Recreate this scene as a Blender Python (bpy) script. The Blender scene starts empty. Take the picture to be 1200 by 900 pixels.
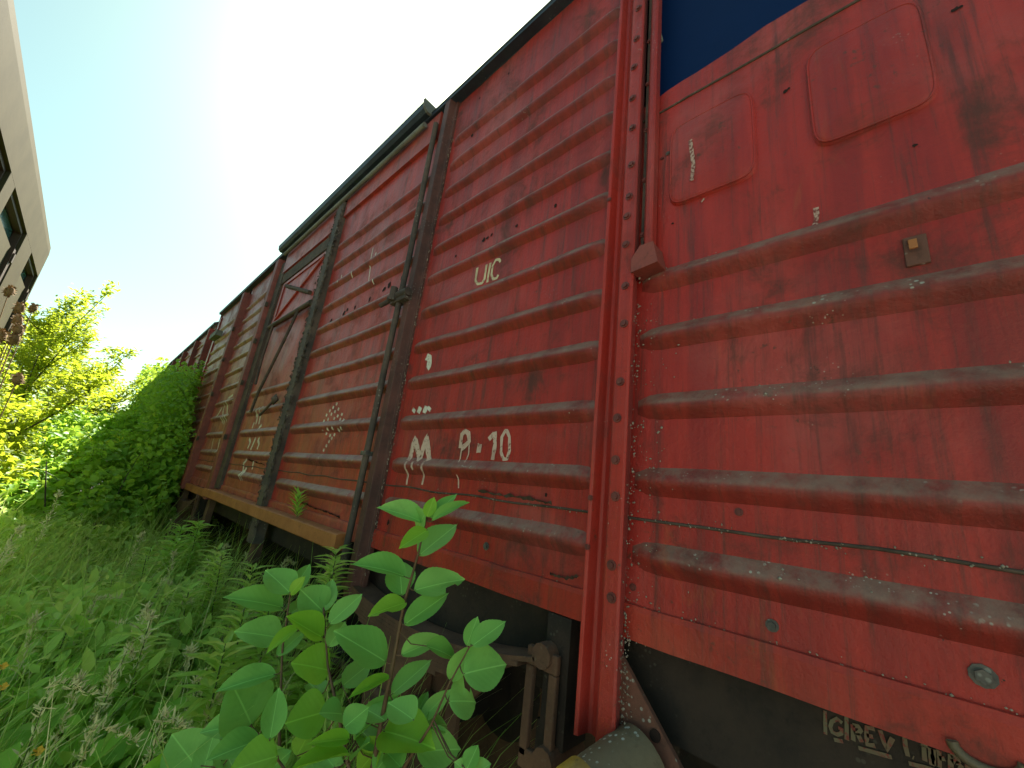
import bpy, math, random
import numpy as np
from mathutils import Vector, Matrix, noise
random.seed(7); RNG = np.random.default_rng(7)
SC = bpy.context.scene
COL = SC.collection
rad = math.radians

# ------------------------------------------------------------------ camera, sky, sun, exposure
# origin = the photographer's eye; the standing wagon's side is the plane x = 1, it runs along +y; ground z = -1.6
YAW, PITCH, ROLL, FPX = rad(45.247), rad(15.4786), rad(6.9532), 471.78     # FPX for a 1200 px wide picture
SUN_AZ, SUN_EL = rad(27.5), rad(48)
GZ = -1.6
fw = Vector((math.sin(YAW)*math.cos(PITCH), math.cos(YAW)*math.cos(PITCH), math.sin(PITCH)))
rt = Vector((math.cos(YAW), -math.sin(YAW), 0)); up = rt.cross(fw)
CR = math.cos(ROLL)*rt + math.sin(ROLL)*up
CU = -math.sin(ROLL)*rt + math.cos(ROLL)*up
cam = bpy.data.cameras.new('camera'); co = bpy.data.objects.new('camera', cam); COL.objects.link(co)
cam.sensor_width = 36; cam.lens = FPX/1200*36; cam.clip_start = 0.02; cam.clip_end = 3000
m = Matrix((CR, CU, -fw)).transposed().to_4x4(); co.matrix_world = m
SC.camera = co
w = bpy.data.worlds.new('World'); SC.world = w; w.use_nodes = True
sky = w.node_tree.nodes.new('ShaderNodeTexSky'); sky.sky_type = 'NISHITA'; sky.sun_disc = False
sky.sun_elevation = SUN_EL; sky.sun_rotation = SUN_AZ
sky.air_density = 1.0; sky.dust_density = 1.2; sky.ozone_density = 1.0
bg = w.node_tree.nodes['Background']; bg.inputs['Strength'].default_value = 0.062
tint = w.node_tree.nodes.new('ShaderNodeMix'); tint.data_type = 'RGBA'; tint.blend_type = 'MULTIPLY'; tint.inputs['Factor'].default_value = 1
tint.inputs['B'].default_value = (.84, 1.03, .72, 1)          # one even white balance for the whole sky
w.node_tree.links.new(sky.outputs[0], tint.inputs['A']); w.node_tree.links.new(tint.outputs['Result'], bg.inputs['Color'])
sl = bpy.data.lights.new('sun', 'SUN'); sl.energy = 5.0; sl.angle = rad(0.5); sl.color = (1, .95, .86)
so = bpy.data.objects.new('sun', sl); COL.objects.link(so)
sd = Vector((math.sin(SUN_AZ)*math.cos(SUN_EL), math.cos(SUN_AZ)*math.cos(SUN_EL), math.sin(SUN_EL)))
so.rotation_euler = sd.to_track_quat('Z', 'Y').to_euler(); so.location = (0, 0, 12)
SC.view_settings.view_transform = 'Standard'; SC.view_settings.look = 'None'
SC.view_settings.gamma = 1; SC.view_settings.use_curve_mapping = False
SC.view_settings.exposure = 1.92

def ray(u, v):                       # direction of a sight line (1200x900 picture), used to survey where things stand
    return CR*((u-600)/FPX) + CU*((450-v)/FPX) + fw
def at_x(u, v, x): d = ray(u, v); return d*(x/d.x)
def at_y(u, v, y): d = ray(u, v); return d*(y/d.y)
def at_d(u, v, dist): return ray(u, v).normalized()*dist

# ------------------------------------------------------------------ helpers
class MB:
    def __init__(s): s.v = []; s.f = []; s.sm = []
    def add(s, vs, fs, smooth=False):
        o = len(s.v); s.v += [tuple(p) for p in vs]
        for f in fs: s.f.append(tuple(i+o for i in f)); s.sm.append(smooth)
    def box(s, a, b):
        x0, y0, z0 = a; x1, y1, z1 = b
        s.add([(x0,y0,z0),(x1,y0,z0),(x1,y1,z0),(x0,y1,z0),(x0,y0,z1),(x1,y0,z1),(x1,y1,z1),(x0,y1,z1)],
              [(0,3,2,1),(4,5,6,7),(0,1,5,4),(1,2,6,5),(2,3,7,6),(3,0,4,7)])
    def tube(s, pts, r, n=8, cap=True, smooth=True):
        pts = [Vector(p) for p in pts]; k = len(pts)
        rs = r if isinstance(r, (list, tuple)) else [r]*k
        vs = []; ref = None
        for i, p in enumerate(pts):
            t = (pts[min(i+1, k-1)] - pts[max(i-1, 0)]).normalized()
            if ref is None:
                ref = Vector((0,0,1)) if abs(t.z) < .9 else Vector((1,0,0))
            a = (ref - t*ref.dot(t)).normalized(); b = t.cross(a); ref = a
            for j in range(n):
                q = 2*math.pi*j/n
                vs.append(p + (a*math.cos(q) + b*math.sin(q))*rs[i])
        fs = [(i*n+j, i*n+(j+1) % n, (i+1)*n+(j+1) % n, (i+1)*n+j) for i in range(k-1) for j in range(n)]
        s.add(vs, fs, smooth)
        if cap:
            s.add(vs[:n], [tuple(reversed(range(n)))]); s.add(vs[-n:], [tuple(range(n))])
    def extrude(s, prof, axis, a, b, close=True):
        """prof: 2-D loop; axis 'z': (x,y); 'y': (x,z); 'x': (y,z)"""
        def P(p, t):
            return {'z': (p[0], p[1], t), 'y': (p[0], t, p[1]), 'x': (t, p[0], p[1])}[axis]
        n = len(prof)
        vs = [P(p, a) for p in prof] + [P(p, b) for p in prof]
        fs = [(i, (i+1) % n, n+(i+1) % n, n+i) for i in range(n if close else n-1)]
        s.add(vs, fs)
        if close: s.add(vs[:n], [tuple(reversed(range(n)))]); s.add(vs[n:], [tuple(range(n))])
    def blob(s, c, rx, ry, rz):
        c = Vector(c)
        s.add([c+Vector((rx,0,0)), c-Vector((rx,0,0)), c+Vector((0,ry,0)), c-Vector((0,ry,0)), c+Vector((0,0,rz)), c-Vector((0,0,rz))],
              [(0,2,4),(2,1,4),(1,3,4),(3,0,4),(2,0,5),(1,2,5),(3,1,5),(0,3,5)], True)
    def build(s, name, mat, parent=None, kind=None, bevel=0):
        me = bpy.data.meshes.new(name); me.from_pydata(s.v, [], s.f)
        me.polygons.foreach_set('use_smooth', s.sm)
        me.materials.append(mat); me.validate(); me.update()
        o = bpy.data.objects.new(name, me); COL.objects.link(o)
        if parent: o.parent = parent
        if kind: o['kind'] = kind
        if bevel:
            b = o.modifiers.new('bevel', 'BEVEL'); b.width = bevel; b.segments = 2; b.limit_method = 'ANGLE'; b.angle_limit = rad(40)
        return o
def link(o, parent=None):
    COL.objects.link(o)
    if parent: o.parent = parent
    return o
def thing(name, label, cat, loc=(0, 0, 0), group=None):
    o = bpy.data.objects.new(name, None); o.empty_display_size = .1; COL.objects.link(o)
    o.location = loc; o['label'] = label; o['category'] = cat
    if group: o['group'] = group
    return o
def tag(o, label, cat, group=None):
    o['label'] = label; o['category'] = cat
    if group: o['group'] = group
    return o
def sst(a, b, x):
    t = min(1, max(0, (x-a)/(b-a))); return t*t*(3-2*t)

# ------------------------------------------------------------------ materials
class NT:
    def __init__(s, name):
        s.m = bpy.data.materials.new(name); s.m.use_nodes = True
        s.t = s.m.node_tree; s.b = s.t.nodes['Principled BSDF']; s.out = s.t.nodes['Material Output']
        g = s.t.nodes.new('ShaderNodeNewGeometry'); s.P = g.outputs['Position']; s.G = g
    def L(s, a, b): s.t.links.new(a, b)
    def set(s, inp, v):
        if hasattr(v, 'links') or isinstance(v, bpy.types.NodeSocket): s.L(v, inp)
        else: inp.default_value = v
    def scale(s, vec, sc):
        n = s.t.nodes.new('ShaderNodeVectorMath'); n.operation = 'MULTIPLY'; s.L(vec, n.inputs[0]); n.inputs[1].default_value = sc
        return n.outputs[0]
    def noise(s, scale, detail=6, rough=.6, vec=None, dist=0):
        n = s.t.nodes.new('ShaderNodeTexNoise'); s.L(vec or s.P, n.inputs['Vector'])
        n.inputs['Scale'].default_value = scale; n.inputs['Detail'].default_value = detail
        n.inputs['Roughness'].default_value = rough; n.inputs['Distortion'].default_value = dist
        return n.outputs['Fac']
    def vor(s, scale, vec=None, rnd=1):
        n = s.t.nodes.new('ShaderNodeTexVoronoi'); s.L(vec or s.P, n.inputs['Vector']); n.inputs['Scale'].default_value = scale
        n.inputs['Randomness'].default_value = rnd
        return n.outputs['Distance']
    def step(s, fac, a, b):
        n = s.t.nodes.new('ShaderNodeMapRange'); n.interpolation_type = 'SMOOTHSTEP'; s.L(fac, n.inputs['Value'])
        n.inputs['From Min'].default_value = a; n.inputs['From Max'].default_value = b
        return n.outputs['Result']
    def math(s, op, a, b=0.0):
        n = s.t.nodes.new('ShaderNodeMath'); n.operation = op; s.set(n.inputs[0], a); s.set(n.inputs[1], b)
        return n.outputs[0]
    def mix(s, fac, a, b):
        n = s.t.nodes.new('ShaderNodeMix'); n.data_type = 'RGBA'
        s.set(n.inputs['Factor'], fac); s.set(n.inputs['A'], a if not isinstance(a, tuple) else (*a, 1)); s.set(n.inputs['B'], b if not isinstance(b, tuple) else (*b, 1))
        return n.outputs['Result']
    def bump(s, h, strength=.3, dist=.004):
        n = s.t.nodes.new('ShaderNodeBump'); s.L(h, n.inputs['Height']); n.inputs['Strength'].default_value = strength
        n.inputs['Distance'].default_value = dist; s.L(n.outputs[0], s.b.inputs['Normal']); return n
    def normal_z(s):
        n = s.t.nodes.new('ShaderNodeSeparateXYZ'); s.L(s.G.outputs['Normal'], n.inputs[0]); return n.outputs[2]
    def attr(s, name):
        n = s.t.nodes.new('ShaderNodeAttribute'); n.attribute_name = name; return n.outputs['Fac']
    def done(s, col, rough=.6, metal=0, spec=.5):
        s.set(s.b.inputs['Base Color'], col if not isinstance(col, tuple) else (*col, 1))
        s.set(s.b.inputs['Roughness'], rough); s.b.inputs['Metallic'].default_value = metal
        s.b.inputs['Specular IOR Level'].default_value = spec
        return s.m

def red_paint(name, a=(.4,.025,.016), b=(.28,.017,.013), faded=(.4,.085,.072), grime=(.075,.027,.02), gf=.8, dirt_up=False, lich=.5):
    n = NT(name)
    st = n.noise(1, 7, .65, n.scale(n.P, (6, 11, .7)))
    c = n.mix(n.step(st, .38, .62), b, a)
    pat = n.noise(1.9, 9, .62)
    c = n.mix(n.math('MULTIPLY', n.step(pat, .48, .72), .6), c, faded)
    st3 = n.noise(1, 9, .75, n.scale(n.P, (9, 60, 2.2)))
    c = n.mix(n.math('MULTIPLY', n.step(st3, .5, .7), gf*.75), c, grime)
    fl = n.noise(34, 5, .7)
    c = n.mix(n.math('MULTIPLY', n.math('MULTIPLY', n.step(fl, .6, .68), n.step(n.noise(2.4, 5), .42, .62)), .8), c, (.1, .035, .02))
    st2 = n.noise(1, 8, .7, n.scale(n.P, (9, 26, 1.6)))
    c = n.mix(n.math('MULTIPLY', n.step(st2, .5, .72), gf), c, grime)
    so_ = n.noise(1.3, 10, .7, None, .6)
    c = n.mix(n.math('MULTIPLY', n.step(so_, .5, .74), gf*.5), c, grime)
    gr = n.noise(4.2, 12, .72, None, .4)
    c = n.mix(n.math('MULTIPLY', n.step(gr, .5, .7), gf*1.1), c, grime)
    ru = n.noise(9, 10, .75)
    c = n.mix(n.math('MULTIPLY', n.step(ru, .66, .72), .8), c, (.1, .04, .02))
    if dirt_up:
        d = n.math('MULTIPLY', n.step(n.normal_z(), -.15, .5), n.step(n.noise(14, 8, .7), .3, .62))
        c = n.mix(n.math('MULTIPLY', d, .8), c, n.mix(n.noise(30, 6), (.17, .085, .06), (.33, .22, .165)))
        sp = n.math('MULTIPLY', n.step(n.vor(75), .3, .2), n.step(n.noise(16, 4), .56, .66))
        c = n.mix(n.math('MULTIPLY', n.math('MULTIPLY', sp, n.step(n.normal_z(), -.3, .3)), .9), c, (.42, .4, .33))
    bl = n.noise(2.7, 12, .78, n.scale(n.P, (1, 1, .55)), 1.2)
    c = n.mix(n.math('MULTIPLY', n.step(bl, .56, .7), gf*.5), c, tuple(q*.75 for q in grime))
    og = n.noise(3.6, 8, .7, n.scale(n.P, (1, 2.2, .5)), .5)
    c = n.mix(n.math('MULTIPLY', n.step(og, .6, .75), .45), c, (.36, .1, .03))
    sp = n.math('MULTIPLY', n.step(n.vor(95), .2, .12), n.step(n.noise(5, 5), .6, .68))
    c = n.mix(n.math('MULTIPLY', sp, lich), c, (.42, .39, .33))
    ch = n.noise(55, 4, .6)
    c = n.mix(n.step(ch, .72, .76), c, (.035, .016, .012))
    n.bump(n.math('ADD', n.noise(70, 6, .7), n.math('MULTIPLY', gr, 2.2)), .6, .004)
    n.b.inputs['Sheen Weight'].default_value = .05; n.b.inputs['Sheen Roughness'].default_value = .45
    return n.done(c, n.mix(n.step(gr, .45, .7), (.4, .4, .4), (.7, .7, .7)), 0, .38)

def rusty(name, a, b, spots=(.3, .28, .22), amt=.5, rough=.8, sc=6):
    n = NT(name)
    c = n.mix(n.step(n.noise(sc, 10, .7), .35, .65), a, b)
    c = n.mix(n.math('MULTIPLY', n.step(n.noise(sc*5, 6, .7), .55, .7), .5), c, tuple(.4*q for q in a))
    sp = n.math('MULTIPLY', n.step(n.vor(70), .3, .18), n.step(n.noise(9, 5), .52, .62))
    c = n.mix(n.math('MULTIPLY', sp, amt), c, spots)
    n.bump(n.noise(60, 8, .7), .5, .004)
    return n.done(c, rough)

def leafmat(name, dark, light, trans=.4, rough=.45, tl=None, vein=False):
    n = NT(name)
    r = n.attr('rnd') if not vein else None
    if vein:
        oi = n.t.nodes.new('ShaderNodeObjectInfo'); r = oi.outputs['Random']
    c = n.mix(r, dark, light)
    c = n.mix(n.math('MULTIPLY', n.step(n.noise(22, 6, .7), .5, .75), .35), c, tuple(q*.6 for q in dark))
    if vein:
        tc = n.t.nodes.new('ShaderNodeTexCoord').outputs['Object']
        sx = n.t.nodes.new('ShaderNodeSeparateXYZ'); n.L(tc, sx.inputs[0])
        ay = n.math('ABSOLUTE', sx.outputs[1])
        mid = n.step(ay, .022, .006)
        w_ = n.math('SINE', n.math('MULTIPLY', n.math('SUBTRACT', sx.outputs[0], n.math('MULTIPLY', ay, .75)), 48))
        vv = n.step(w_, .86, 1.0)
        c = n.mix(n.math('MULTIPLY', n.math('MAXIMUM', mid, n.math('MULTIPLY', vv, .08)), .5), c, tuple(min(1, q*1.6+.03) for q in light))
        n.bump(n.math('SUBTRACT', w_, n.math('MULTIPLY', mid, 1.5)), .04, .01)
    n.done(c, rough, 0, .25)
    tr = n.t.nodes.new('ShaderNodeBsdfTranslucent')
    tcx = n.mix(.55, c, tl or tuple(min(1, q*2.2) for q in light)); n.L(tcx, tr.inputs['Color'])
    ms = n.t.nodes.new('ShaderNodeMixShader'); ms.inputs[0].default_value = trans
    n.L(n.b.outputs[0], ms.inputs[1]); n.L(tr.outputs[0], ms.inputs[2]); n.L(ms.outputs[0], n.out.inputs['Surface'])
    return n.m

def worn_print(name, col, hole, rough=.7, sc=60):
    n = NT(name)
    c = n.mix(n.step(n.noise(sc, 6, .7), hole-.06, hole+.06), (.17, .03, .022), col)
    c = n.mix(n.math('MULTIPLY', n.step(n.noise(9, 5), .45, .65), .35), c, (.17, .04, .03))
    return n.done(c, rough)

def plain(name, col, rough=.6, var=.35, sc=8, spec=.4):
    n = NT(name)
    c = n.mix(n.math('MULTIPLY', n.step(n.noise(sc, 8, .7), .35, .7), var), col, tuple(q*.35 for q in col))
    n.bump(n.noise(sc*8, 5), .2, .003)
    return n.done(c, rough, 0, spec)

M = {}
M['red'] = red_paint('red wagon paint')
M['red_strip'] = red_paint('orange red strip paint', a=(.4,.03,.016), b=(.3,.022,.013), faded=(.42,.075,.04), grime=(.09,.03,.02), gf=.75)
M['red_door'] = red_paint('red door paint', a=(.43,.03,.017), b=(.31,.022,.015), grime=(.1,.042,.03), gf=.7)
M['red_old'] = red_paint('weathered red paint', a=(.4,.048,.03), b=(.29,.033,.023), faded=(.4,.1,.075), grime=(.11,.045,.033), gf=.65)
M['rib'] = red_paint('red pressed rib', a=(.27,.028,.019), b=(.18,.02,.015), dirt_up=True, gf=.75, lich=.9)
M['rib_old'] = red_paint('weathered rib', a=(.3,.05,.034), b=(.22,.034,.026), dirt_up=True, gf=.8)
M['post'] = red_paint('post red paint', a=(.4,.027,.016), b=(.3,.019,.013), grime=(.08,.03,.025), gf=.4, lich=.7)
M['post_dark'] = rusty('dark crusted post', (.045,.035,.03), (.11,.075,.055), (.3,.29,.24), .6)
M['post_brown'] = rusty('dark brown post', (.06,.025,.02), (.12,.045,.034), (.3,.26,.22), .4, .65)
M['post_maroon'] = rusty('maroon post', (.16,.035,.025), (.26,.055,.04), (.3,.25,.2), .2, .65)
M['beam'] = rusty('rusty orange beam', (.3,.1,.026), (.42,.155,.045), (.12,.05,.02), .5, .75, 4)
M['navy'] = plain('navy opening shade', (.0015,.016,.075), .6, .15, 3, .12)
M['roof'] = rusty('blue grey roof sheet', (.014,.02,.032), (.028,.04,.055), (.2,.22,.2), .3, .55)
M['hoodlip'] = rusty('hood end grey', (.13,.13,.11), (.2,.2,.17), (.35,.35,.3), .4)
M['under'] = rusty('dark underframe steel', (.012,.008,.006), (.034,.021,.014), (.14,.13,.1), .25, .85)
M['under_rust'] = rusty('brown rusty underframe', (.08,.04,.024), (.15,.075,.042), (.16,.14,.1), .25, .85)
M['grey'] = rusty('grey green pipe paint', (.1,.072,.04), (.17,.13,.075), (.5,.52,.46), .9, .6, 5)
M['yellow'] = rusty('yellow cap paint', (.5,.28,.02), (.28,.16,.04), (.1,.07,.03), .6, .55, 10)
M['gusset'] = rusty('gusset brown red', (.11,.045,.03), (.16,.06,.038), (.36,.38,.33), .9, .75, 5)
M['bolt'] = rusty('rusty bolt', (.1,.02,.016), (.17,.04,.03), (.3,.28,.22), .3, .6, 30)
M['bolt_grey'] = rusty('crusted bolt', (.05,.045,.04), (.12,.1,.085), (.3,.3,.26), .5, .6, 30)
M['cream'] = worn_print('cream stencil paint', (.62,.52,.33), .4)
M['pink'] = worn_print('worn pinkish white paint', (.6,.42,.34), .41, .7, 45)
M['smear'] = worn_print('rubbed pale smear', (.5,.34,.27), .5, .7, 110)
M['white'] = worn_print('flaking white paint', (.68,.64,.55), .4, .7, 90)
M['sole'] = worn_print('old solebar lettering', (.13,.115,.068), .44, .8, 90)
M['hole'] = plain('rust hole', (.02,.009,.006), .9)
M['lichen'] = rusty('pale lichen', (.22,.18,.13), (.38,.33,.26), (.5,.42,.25), .5, .9, 20)
M['crust'] = rusty('brown crust', (.05,.035,.025), (.1,.07,.05), (.3,.28,.22), .5, .9, 20)
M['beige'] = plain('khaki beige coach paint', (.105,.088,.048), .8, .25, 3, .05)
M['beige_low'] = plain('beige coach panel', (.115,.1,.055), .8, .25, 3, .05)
M['brown'] = plain('brown coach trim', (.1,.06,.038), .6)
n_ = NT('teal window glass'); M['glass'] = n_.done(n_.mix(n_.noise(3), (.025,.11,.095), (.05,.17,.14)), .12, 0, .6)
M['soil'] = plain('dark soil', (.05,.045,.025), .95, .6, 5)
M['ballast'] = plain('dirty ballast', (.05,.045,.035), .95, .6, 20)
M['bounce_pale'] = plain('pale bounce sheet', (.36,.32,.25), .95, .4, 25)
M['rail'] = rusty('rusty rail', (.09,.045,.025), (.14,.07,.04), (.2,.15,.1), .3)
M['wood'] = plain('sleeper wood', (.06,.045,.032), .9, .5, 12)
M['creeper'] = leafmat('creeper leaf', (.11,.33,.025), (.45,.74,.1), .5, .5, (.5,.62,.05))
M['tree_leaf'] = leafmat('sunlit tree leaf', (.17,.27,.018), (.36,.44,.03), .55, .55, (.66,.74,.04))
M['weed_leaf'] = leafmat('weed leaf', (.15,.4,.04), (.56,.8,.16), .5, .5)
M['bright_leaf'] = leafmat('bright weed leaf', (.26,.54,.06), (.4,.68,.1), .4, .5)
M['grass'] = leafmat('grass blade', (.13,.36,.045), (.46,.68,.16), .5, .55)
M['straw'] = leafmat('straw seed', (.55,.5,.2), (.85,.78,.42), .3, .7)
M['big_leaf'] = leafmat('sapling leaf', (.19,.46,.08), (.3,.6,.13), .3, .5, (.16,.42,.03), True)
M['big_leaf_young'] = leafmat('young sapling leaf', (.24,.52,.04), (.34,.62,.06), .45, .4, (.3,.6,.02), True)
M['stem'] = plain('brown green stem', (.13,.075,.035), .6, .4, 30)
M['stem_green'] = plain('green stem', (.1,.14,.04), .6, .3, 30)
M['bark'] = plain('bark', (.1,.08,.055), .9, .5, 15)
M['dry'] = plain('dry brown head', (.34,.22,.1), .9, .4, 60)
M['petal'] = plain('yellow petal', (.75,.42,.02), .6, .1)

# ------------------------------------------------------------------ ground and tracks
gm = MB(); NX, NY = 60, 80
xs = [-400]+[-60+ i*4 for i in range(14)]+[-4+i*.4 for i in range(26)]+[7+i*5 for i in range(12)]+[400]
ys = [-400,-100,-40,-15]+[-6+i*.5 for i in range(60)]+[25+i*6 for i in range(12)]+[150,400]
vs = [(x, y, GZ + (.05*noise.noise(Vector((x*.9, y*.9, 3))) if -5 < x < 8 and -7 < y < 30 else 0)) for y in ys for x in xs]
k = len(xs)
gm.add(vs, [(j*k+i, j*k+i+1, (j+1)*k+i+1, (j+1)*k+i) for j in range(len(ys)-1) for i in range(k-1)], True)
gm.build('ground', M['soil'], None, 'structure')
def track(xc, name, ya=-8):
    b = MB()
    b.extrude([(xc-1.6, GZ+.0), (xc-1.15, GZ+.16), (xc+1.15, GZ+.16), (xc+1.6, GZ+.0)], 'y', ya, 40)
    t = b.build(name, M['ballast'], None, 'structure')
    for sx in (-.75, .75):
        r = MB(); x = xc+sx
        r.extrude([(x-.065,GZ+.2),(x+.065,GZ+.2),(x+.065,GZ+.215),(x+.012,GZ+.235),(x+.012,GZ+.30),(x+.036,GZ+.315),(x+.036,GZ+.345),(x-.036,GZ+.345),(x-.036,GZ+.315),(x-.012,GZ+.30),(x-.012,GZ+.235),(x-.065,GZ+.215)], 'y', ya, 40)
        r.build('rail', M['rail'], t)
    s = MB(); s.box((xc-1.25, -.12, GZ+.06), (xc+1.25, .12, GZ+.197)); o = s.build('sleeper', M['wood'], t)
    o.location.y = ya+.4
    for i in range(1, 60):
        c = o.copy(); c.location.y = ya+.4 + i*.66; link(c, t)
gv = MB(); gv.add([(-24, -22, GZ+.06), (-.75, -22, GZ+.06), (-.75, 1.2, GZ+.06), (-24, 1.2, GZ+.06)], [(0, 1, 2, 3)])  # pale sheet added out of view to bounce sunlight onto the wagon side
gv.build('bounce_sheet', M['bounce_pale'], None, 'structure')
track(2.4, 'track')
track(-2.5, 'side_track', 3.0)

# ------------------------------------------------------------------ the red covered wagon
RIBS = [-.10, .075, .27, .463, .643, .83, 1.02, 1.2, 1.385, 1.57, 1.75, 1.93]
def dent(y, z):
    return .006*noise.noise(Vector((y*1.7, z*1.7, 1.3))) + .0025*noise.noise(Vector((y*5, z*5, 7.1))) + .0012*noise.noise(Vector((y*12, z*12, 2.2)))
def rib_h(d, s, h=.023, wd=.037):
    a = abs(d)/(wd*(.55+.45*s))
    return 0 if a >= 1 else h*s*(.5+.5*math.cos(math.pi*a))**.75
def rib_s(y, y0, y1, t=.075):
    def e(d):
        q = min(1, max(0, d/t)); return math.sqrt(1-(1-q)**2)
    return min(e(y-y0), e(y1-y))
BAYS = {}                                   # name: (y0, y1, x plane, rib heights, rib y0, rib y1)
def surf(bay, y, z):
    y0, y1, X, ribs, a, b = BAYS[bay]
    o = dent(y, z)
    s = rib_s(y, a, b)
    for r in ribs: o += rib_h(z-r, s)
    return X - o
def grid_panel(bay, z0, z1, mat, parent, top=None, step=.045, thick=.004):
    y0, y1, X, ribs, a, b = BAYS[bay]
    ny = max(2, int((y1-y0)/step)); nz = max(2, int((z1-z0)/step))
    g = MB(); vs = []
    for i in range(nz+1):
        for j in range(ny+1):
            y = y0+(y1-y0)*j/ny; zt = top(y) if top else z1
            z = z0+(zt-z0)*i/nz
            vs.append((X-dent(y, z), y, z))
    k = ny+1
    g.add(vs, [(i*k+j, (i+1)*k+j, (i+1)*k+j+1, i*k+j+1) for i in range(nz) for j in range(ny)], True)
    g.add([(v[0], v[1], v[2]) for v in vs[-k:]] + [(v[0]+.03, v[1], v[2]) for v in vs[-k:]], [(j, k+j, k+j+1, j+1) for j in range(ny)])
    g.add([(v[0], v[1], v[2]) for v in vs[:k]] + [(v[0]+.03, v[1], v[2]) for v in vs[:k]], [(j, j+1, k+j+1, k+j) for j in range(ny)])
    return g.build('side_panel', mat, parent)
def ribs_on(bay, mat, parent, wob=0):
    y0, y1, X, ribs, a, b = BAYS[bay]
    ny = max(8, int((b-a)/.03))
    for r in ribs:
        g = MB(); vs = []; nc = 12
        for j in range(ny+1):
            y = a+(b-a)*(j/ny); s = max(.02, rib_s(y, a, b))
            wdt = .037*(.55+.45*s)
            rr = r + .004*noise.noise(Vector((y*1.5, r*9, 4)))
            hh = .023*(1+.18*noise.noise(Vector((y*3, r*5, 9))))
            for c in range(nc+1):
                d = -wdt + 2*wdt*c/nc
                vs.append((X-dent(y, rr+d)-rib_h(d, s, hh)+.0012*(1 if c in (0, nc) else -1), y, rr+d))
        k = nc+1
        g.add(vs, [(j*k+c, j*k+c+1, (j+1)*k+c+1, (j+1)*k+c) for j in range(ny) for c in range(nc)], True)
        g.build('rib', mat, parent)

wag = thing('covered_goods_wagon', 'rusty red covered railway wagon with pressed ribs and UIC lettering, filling the right side', 'railway wagon', (2.4, 2.4, GZ))
wag_inv = wag.matrix_world
ROOT = bpy.data.objects  # parts are modelled in world coordinates
def wp(mb, name, mat, parent=None, **kw):
    """a part of the wagon, modelled in world coordinates"""
    o = mb.build(name, mat, parent or wag, **kw)
    if (parent or wag) is wag: o.matrix_parent_inverse = Matrix.Translation((-2.4, -2.4, -GZ))
    return o
def fix(o):
    o.parent = wag; o.matrix_parent_inverse = Matrix.Translation((-2.4, -2.4, -GZ)); return o
ZB, ZT = -.275, 2.26
def sill_top(y): return 1.368 + .022*noise.noise(Vector((y*4, 0, 5))) + .008*noise.noise(Vector((y*11, 0, 5))) - .025*sst(.15, .5, y)
BAYS['p0'] = (-2.85, -.96, 1.0, RIBS, -2.8, -1.0)
BAYS['p1'] = (-.86, .525, 1.0, RIBS[:5], -.82, .50)
BAYS['p2'] = (.60, 1.735, 1.0, RIBS, .615, 1.70)
BAYS['p3'] = (1.85, 3.16, .985, RIBS[:11], 1.78, 3.12)
BAYS['p4'] = (3.26, 4.66, 1.0, [-.10, .075, .27, .463, .643], 3.35, 4.5)
BAYS['p5'] = (4.80, 6.07, 1.0, RIBS, 4.86, 6.02)
BAYS['p6'] = (6.19, 7.70, 1.0, RIBS, 6.24, 7.6)
PAN = {}
for bn, mt, rb, z1, top in (('p0','red','rib',ZT,None), ('p1','red','rib',1.37,sill_top), ('p2','red','rib',ZT,None), ('p3','red_door','rib',2.1,None),
                       ('p4','red_old','rib_old',1.36,None), ('p5','red_old','rib_old',ZT,None), ('p6','red_old','rib_old',ZT,None)):
    p = fix(grid_panel(bn, ZB, z1, M[mt], None, top)); PAN[bn] = p
    ribs_on(bn, M[rb], p)
    # folded bottom strip, a few mm proud of the panel, and a weld bead above it
    y0, y1, X = BAYS[bn][:3]
    ny = int((y1-y0)/.06); g = MB(); vs = []
    for j in range(ny+1):
        y = y0+(y1-y0)*j/ny; w_ = .004*noise.noise(Vector((y*6, 1, 1)))
        for dx, z in ((.03, ZB-.012+w_), (-.009, ZB-.012+w_), (-.010, ZB+.05), (-.007, ZB+.062+w_), (.002, ZB+.064+w_)):
            vs.append((X-dent(y, max(z, ZB))+dx, y, z))
    g.add(vs, [(j*5+c, j*5+c+1, (j+1)*5+c+1, (j+1)*5+c) for j in range(ny) for c in range(4)], False)
    g.build('bottom_strip', M['red_strip'] if bn in ('p0','p1','p2') else M['red_old'], p)
    g = MB(); pts = [(X-dent(y0+(y1-y0)*j/ny, -.017)-.001, y0+(y1-y0)*j/ny, -.017+.006*noise.noise(Vector((j*.3, 2, 5)))) for j in range(ny+1)]
    g.tube(pts, .0035, 6); g.build('weld_seam', M['crust'], p)

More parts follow.
